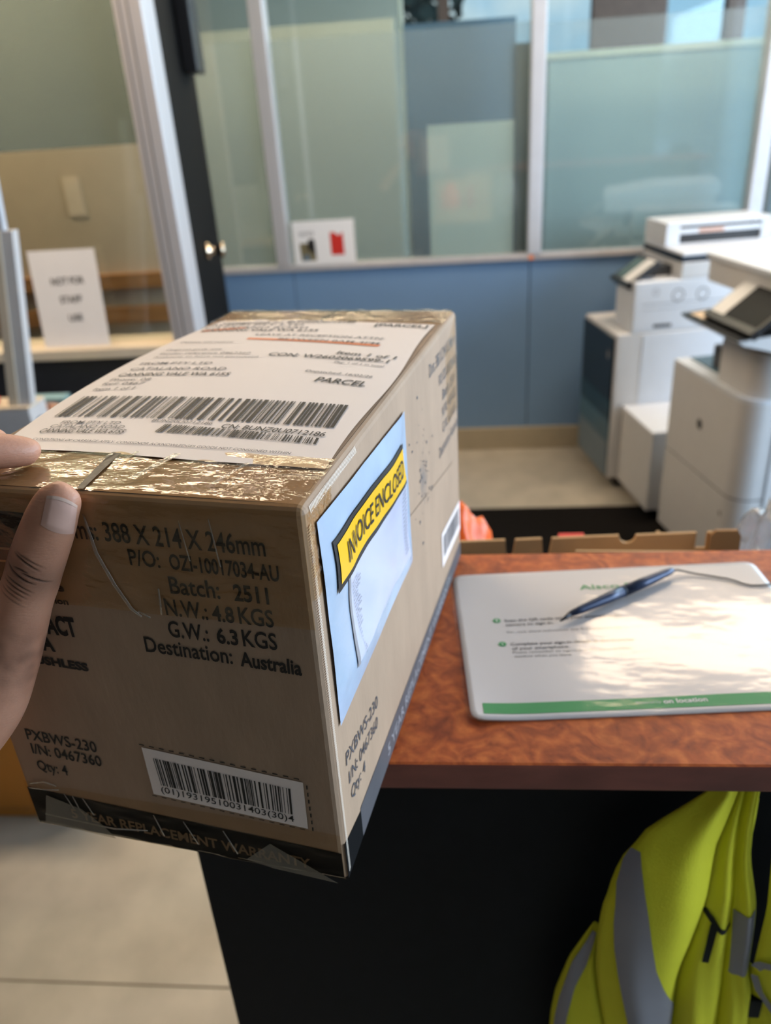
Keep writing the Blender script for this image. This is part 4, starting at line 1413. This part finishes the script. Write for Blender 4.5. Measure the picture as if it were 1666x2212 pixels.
# yellow carton on the floor at left
yb = thing('amber_carton', 'amber yellow carton on the floor at the left, partly behind the hand', 'carton', (-1.62, 1.300, 0.0))
obj('carton_body', B(0, .74, 0, .42, 0, .36, .003), M['amber'], yb)
obj('flap_line', B(0.0, .74, .208, .212, .3602, .3608), M['tan_print'], yb)
YF = lambda u, v: (u, -.0006, v)
text_obj([('HANDLE WITH CARE', (.50, .024), (.58, .024), .008, 0)], YF, M['tan_print'], yb)
obj('printed_mark', disc(bmesh.new(), (.486, -.0006, .075), (0, -1, 0), .012), M['paper'], yb)

# ================================================================== HAND
def skin_mat():
    m = bpy.data.materials.new('brown_skin')
    m.use_nodes = True
    n = m.node_tree.nodes
    l = m.node_tree.links.new
    p = n['Principled BSDF']
    p.inputs['Roughness'].default_value = 0.45
    p.inputs['Subsurface Weight'].default_value = 0.15
    p.inputs['Subsurface Radius'].default_value = (0.004, 0.0015, 0.0008)
    p.inputs['Subsurface Scale'].default_value = 1.0
    t = n.new('ShaderNodeTexCoord')
    nz = n.new('ShaderNodeTexNoise')
    nz.inputs['Scale'].default_value = 35
    nz.inputs['Detail'].default_value = 5
    l(t.outputs['Object'], nz.inputs['Vector'])
    r = n.new('ShaderNodeValToRGB')
    r.color_ramp.elements[0].position = 0.3
    r.color_ramp.elements[0].color = (0.52, 0.250, 0.160, 1)
    r.color_ramp.elements[1].position = 0.72
    r.color_ramp.elements[1].color = (0.66, 0.340, 0.225, 1)
    l(nz.outputs['Fac'], r.inputs[0])
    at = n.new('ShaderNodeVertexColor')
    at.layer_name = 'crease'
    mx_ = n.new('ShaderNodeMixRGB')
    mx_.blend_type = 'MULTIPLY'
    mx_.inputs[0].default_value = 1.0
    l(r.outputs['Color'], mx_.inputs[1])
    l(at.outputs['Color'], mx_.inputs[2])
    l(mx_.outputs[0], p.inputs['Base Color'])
    # fine skin relief, finer across the thumb
    mp = n.new('ShaderNodeMapping')
    mp.inputs['Rotation'].default_value = (0, math.radians(28), 0)
    mp.inputs['Scale'].default_value = (0.5, 1, 2.2)
    l(t.outputs['Object'], mp.inputs['Vector'])
    b2 = n.new('ShaderNodeTexNoise')
    b2.inputs['Scale'].default_value = 420
    b2.inputs['Detail'].default_value = 3
    l(mp.outputs[0], b2.inputs['Vector'])
    bp = n.new('ShaderNodeBump')
    bp.inputs['Strength'].default_value = 0.35
    bp.inputs['Distance'].default_value = 0.0006
    l(b2.outputs['Fac'], bp.inputs['Height'])
    l(bp.outputs[0], p.inputs['Normal'])
    return m


M['skin'] = skin_mat()
M['nail'] = mat('finger_nail', (0.74, 0.47, 0.39), 0.25, var=0.06, vscale=60, spec=0.5)
M['nail_tip'] = mat('nail_tip', (0.70, 0.50, 0.41), 0.35)

HM = Matrix.Translation(cbx.location) @ Matrix.Rotation(BY, 4, 'Z')       # hand is modelled in the parcel's frame


def catmull(P, n):
    P = [Vector(p) for p in P]
    out = []
    for i in range(len(P) - 1):
        p0, p1_, p2_, p3 = P[max(i - 1, 0)], P[i], P[i + 1], P[min(i + 2, len(P) - 1)]
        for k in range(n):
            t_ = k / n
            out.append(0.5 * ((2 * p1_) + (-p0 + p2_) * t_ + (2 * p0 - 5 * p1_ + 4 * p2_ - p3) * t_ ** 2 + (-p0 + 3 * p1_ - 3 * p2_ + p3) * t_ ** 3))
    out.append(P[-1])
    return out


def limb(bm, nodes, up, seg=24, n=8):
    """nodes: (x, y, z, r, squash)"""
    v5 = [Vector((a[0], a[1], a[2])) for a in nodes]
    rr = [Vector((a[3], a[4], 0)) for a in nodes]
    c = catmull(v5, n)
    r = catmull(rr, n)
    sweep(bm, c, [q.x for q in r], seg, [q.y for q in r], up)


hb = bmesh.new()
# thumb: tip -> joints -> ball of the thumb (x right, y towards the box, z up)
TH = [(.0985, -.0068, .2542, .0022, .8), (.0975, -.0074, .2528, .0065, .8), (.0950, -.0086, .2485, .0100, .80), (.0903, -.0096, .2425, .0118, .80), (.0860, -.0104, .2355, .0129, .80),
      (.0814, -.0112, .2277, .0135, .82), (.0770, -.0122, .2200, .0138, .86), (.0724, -.0132, .2117, .0140, .88), (.0675, -.0142, .2020, .0140, .88), (.0616, -.0155, .1917, .0143, .88),
      (.0539, -.0185, .1747, .0152, .88), (.0440, -.0240, .1540, .0172, .88), (.0300, -.0320, .1330, .0215, .90), (.0080, -.0430, .1120, .0250, .9), (-.020, -.058, .090, .026, .9)]
limb(hb, TH, Vector((0, -1, 0)))
# fingers over the top edge: index shows, the others lie to its left
FI = [(.0560, .0305, .2530, .0018, .9), (.0538, .0285, .2545, .0070, .9), (.0480, .0225, .2570, .0094, .9), (.0390, .0135, .2605, .0102, .95), (.0290, .0040, .2640, .0106, 1), (.0170, -.0040, .2665, .0100, 1),
      (.0020, -.0190, .2600, .0102, 1), (-.0160, -.0330, .2440, .0112, 1), (-.0330, -.0420, .2250, .0125, 1), (-.0480, -.0520, .190, .0140, 1)]
limb(hb, FI, Vector((0, 0, 1)))
for k, (dx, dy, lz, sc) in enumerate(((-.030, .012, 0, 1.12), (-.055, .006, 0, 1.05), (-.078, -.010, -.002, .88))):
    base = Vector((-.0480 - .020 * (k + 1), -.052 - .004 * (k + 1), .190 - .004 * k))
    fin = []
    for (x, y, z, r_, s_) in FI:
        w = (x + .048) / .104
        p = Vector((x + dx * (.35 + .65 * w) - .010 * (k + 1) * (1 - w), y + dy * w - .004 * (k + 1) * (1 - w), z + lz))
        fin.append((p.x, p.y, p.z, r_ * (1.0 if k < 2 else .88), s_))
    limb(hb, fin, Vector((0, 0, 1)))
# palm and wrist, forearm towards the viewer's lower left
limb(hb, [(-.030, -.040, .222, .016, 1), (-.052, -.050, .200, .028, .62), (-.064, -.056, .170, .040, .50), (-.068, -.062, .135, .043, .50), (-.074, -.074, .100, .038, .58), (-.090, -.094, .065, .030, .72),
          (-.110, -.118, .030, .029, .80), (-.150, -.165, -.030, .036, .85), (-.20, -.22, -.10, .042, .9), (-.23, -.25, -.14, .042, .9)], Vector((-.5, -.8, .25)))
limb(hb, [(.020, -.038, .128, .018, .9), (-.010, -.046, .150, .024, .7), (-.045, -.052, .175, .026, .7)], Vector((0, -1, 0)))
limb(hb, [(.030, -.030, .150, .010, .6), (-.002, -.040, .178, .014, .5), (-.030, -.044, .205, .014, .6)], Vector((0, -1, 0)))
tmp = obj('hand_rough', hb, M['skin'])
rm = tmp.modifiers.new('remesh', 'REMESH')
rm.mode = 'VOXEL'
rm.voxel_size = .0013
sm = tmp.modifiers.new('smooth', 'SMOOTH')
sm.factor = .5
sm.iterations = 14
dg = bpy.context.evaluated_depsgraph_get()
hme = bpy.data.meshes.new_from_object(tmp.evaluated_get(dg))
bpy.data.objects.remove(tmp)
hbm = bmesh.new()
hbm.from_mesh(hme)
# denser mesh on the thumb, then knuckle creases pressed in
th_faces = [f for f in hbm.faces if (lambda c: c.x > .02 and c.y < .0 and .15 < c.z < .255 and c.x > .35 * c.z - .03)(f.calc_center_median())]
bmesh.ops.subdivide_edges(hbm, edges=list({e for f in th_faces for e in f.edges}), cuts=1, use_grid_fill=True)
AX = (Vector((.0950, -.0086, .2485)) - Vector((.0616, -.0155, .1917))).normalized()
P0 = Vector((.0724, -.0132, .2117))
SIDE = AX.cross(Vector((0, -1, 0))).normalized()
if SIDE.x < 0:
    SIDE = -SIDE
# (along axis, centre across, half width, depth, curve, tilt)
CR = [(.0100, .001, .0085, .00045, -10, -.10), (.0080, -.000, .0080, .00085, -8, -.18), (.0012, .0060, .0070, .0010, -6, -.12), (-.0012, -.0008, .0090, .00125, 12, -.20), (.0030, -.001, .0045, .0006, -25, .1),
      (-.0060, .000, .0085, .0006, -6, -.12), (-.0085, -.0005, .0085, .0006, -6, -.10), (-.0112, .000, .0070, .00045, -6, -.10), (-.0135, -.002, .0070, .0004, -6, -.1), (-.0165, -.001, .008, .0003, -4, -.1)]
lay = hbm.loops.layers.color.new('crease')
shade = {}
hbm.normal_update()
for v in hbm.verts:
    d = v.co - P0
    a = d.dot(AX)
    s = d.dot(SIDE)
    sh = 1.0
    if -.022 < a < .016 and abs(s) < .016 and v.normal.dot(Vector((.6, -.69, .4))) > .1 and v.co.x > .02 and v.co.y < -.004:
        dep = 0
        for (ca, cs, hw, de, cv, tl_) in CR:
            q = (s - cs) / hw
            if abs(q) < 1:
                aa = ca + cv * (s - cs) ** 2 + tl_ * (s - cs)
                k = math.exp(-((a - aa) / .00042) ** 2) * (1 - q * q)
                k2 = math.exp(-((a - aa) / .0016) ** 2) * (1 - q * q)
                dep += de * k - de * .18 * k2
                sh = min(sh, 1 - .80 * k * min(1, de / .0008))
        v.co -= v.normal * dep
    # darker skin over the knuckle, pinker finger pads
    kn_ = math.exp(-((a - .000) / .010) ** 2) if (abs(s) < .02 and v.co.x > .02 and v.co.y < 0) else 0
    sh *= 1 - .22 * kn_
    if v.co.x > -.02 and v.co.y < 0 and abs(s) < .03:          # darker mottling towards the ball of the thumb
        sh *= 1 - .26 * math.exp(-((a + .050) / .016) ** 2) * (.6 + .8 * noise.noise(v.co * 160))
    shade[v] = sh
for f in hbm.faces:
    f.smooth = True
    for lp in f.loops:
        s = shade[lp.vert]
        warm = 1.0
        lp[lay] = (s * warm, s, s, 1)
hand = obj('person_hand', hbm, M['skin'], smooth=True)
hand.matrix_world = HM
tag(hand, 'bare brown left hand gripping the taped carton, thumb pressed on its front', 'hand')

# thumb nail: curved plate laid on the back of the thumb, facing the viewer
from mathutils.bvhtree import BVHTree
bvh = BVHTree.FromObject(hand, bpy.context.evaluated_depsgraph_get())
nf = [Vector(p) for p in ((.0885, .2390), (.1058, .2352), (.1122, .2508), (.0965, .2548))]     # x, z of the four corners
ND = Vector((-.602, .690, -.400)).normalized()      # into the back of the thumb


def nail_pt(u, v, lift=0.0):
    a_, b_, c_, d_ = nf
    p = (a_ * (1 - u) + b_ * u) * (1 - v) + (d_ * (1 - u) + c_ * u) * v
    s = u * 2 - 1
    up_ = ((d_ + c_) - (a_ + b_)).normalized()
    p = p + up_ * ((.0016 * (1 - s * s)) * (v - .5) * 2 * (1.0 if v > .5 else 1.3))
    q = Vector((p.x, -.02, p.y))
    hit = bvh.ray_cast(q - ND * .1, ND)[0]
    h = hit if hit else q + ND * .008
    edge = min(u, 1 - u, v * 1.2) * 2
    return h - ND * (.00020 + .0007 * min(1, edge * 3) + lift + .0005 * v)


nl = obj('thumb_nail', grid(lambda u, v: nail_pt(u, v), 24, 24), M['nail'], hand, smooth=True)
obj('nail_tip', grid(lambda u, v: nail_pt(u, .91 + .10 * v, .0002), 24, 3), M['nail_tip'], nl, smooth=True)
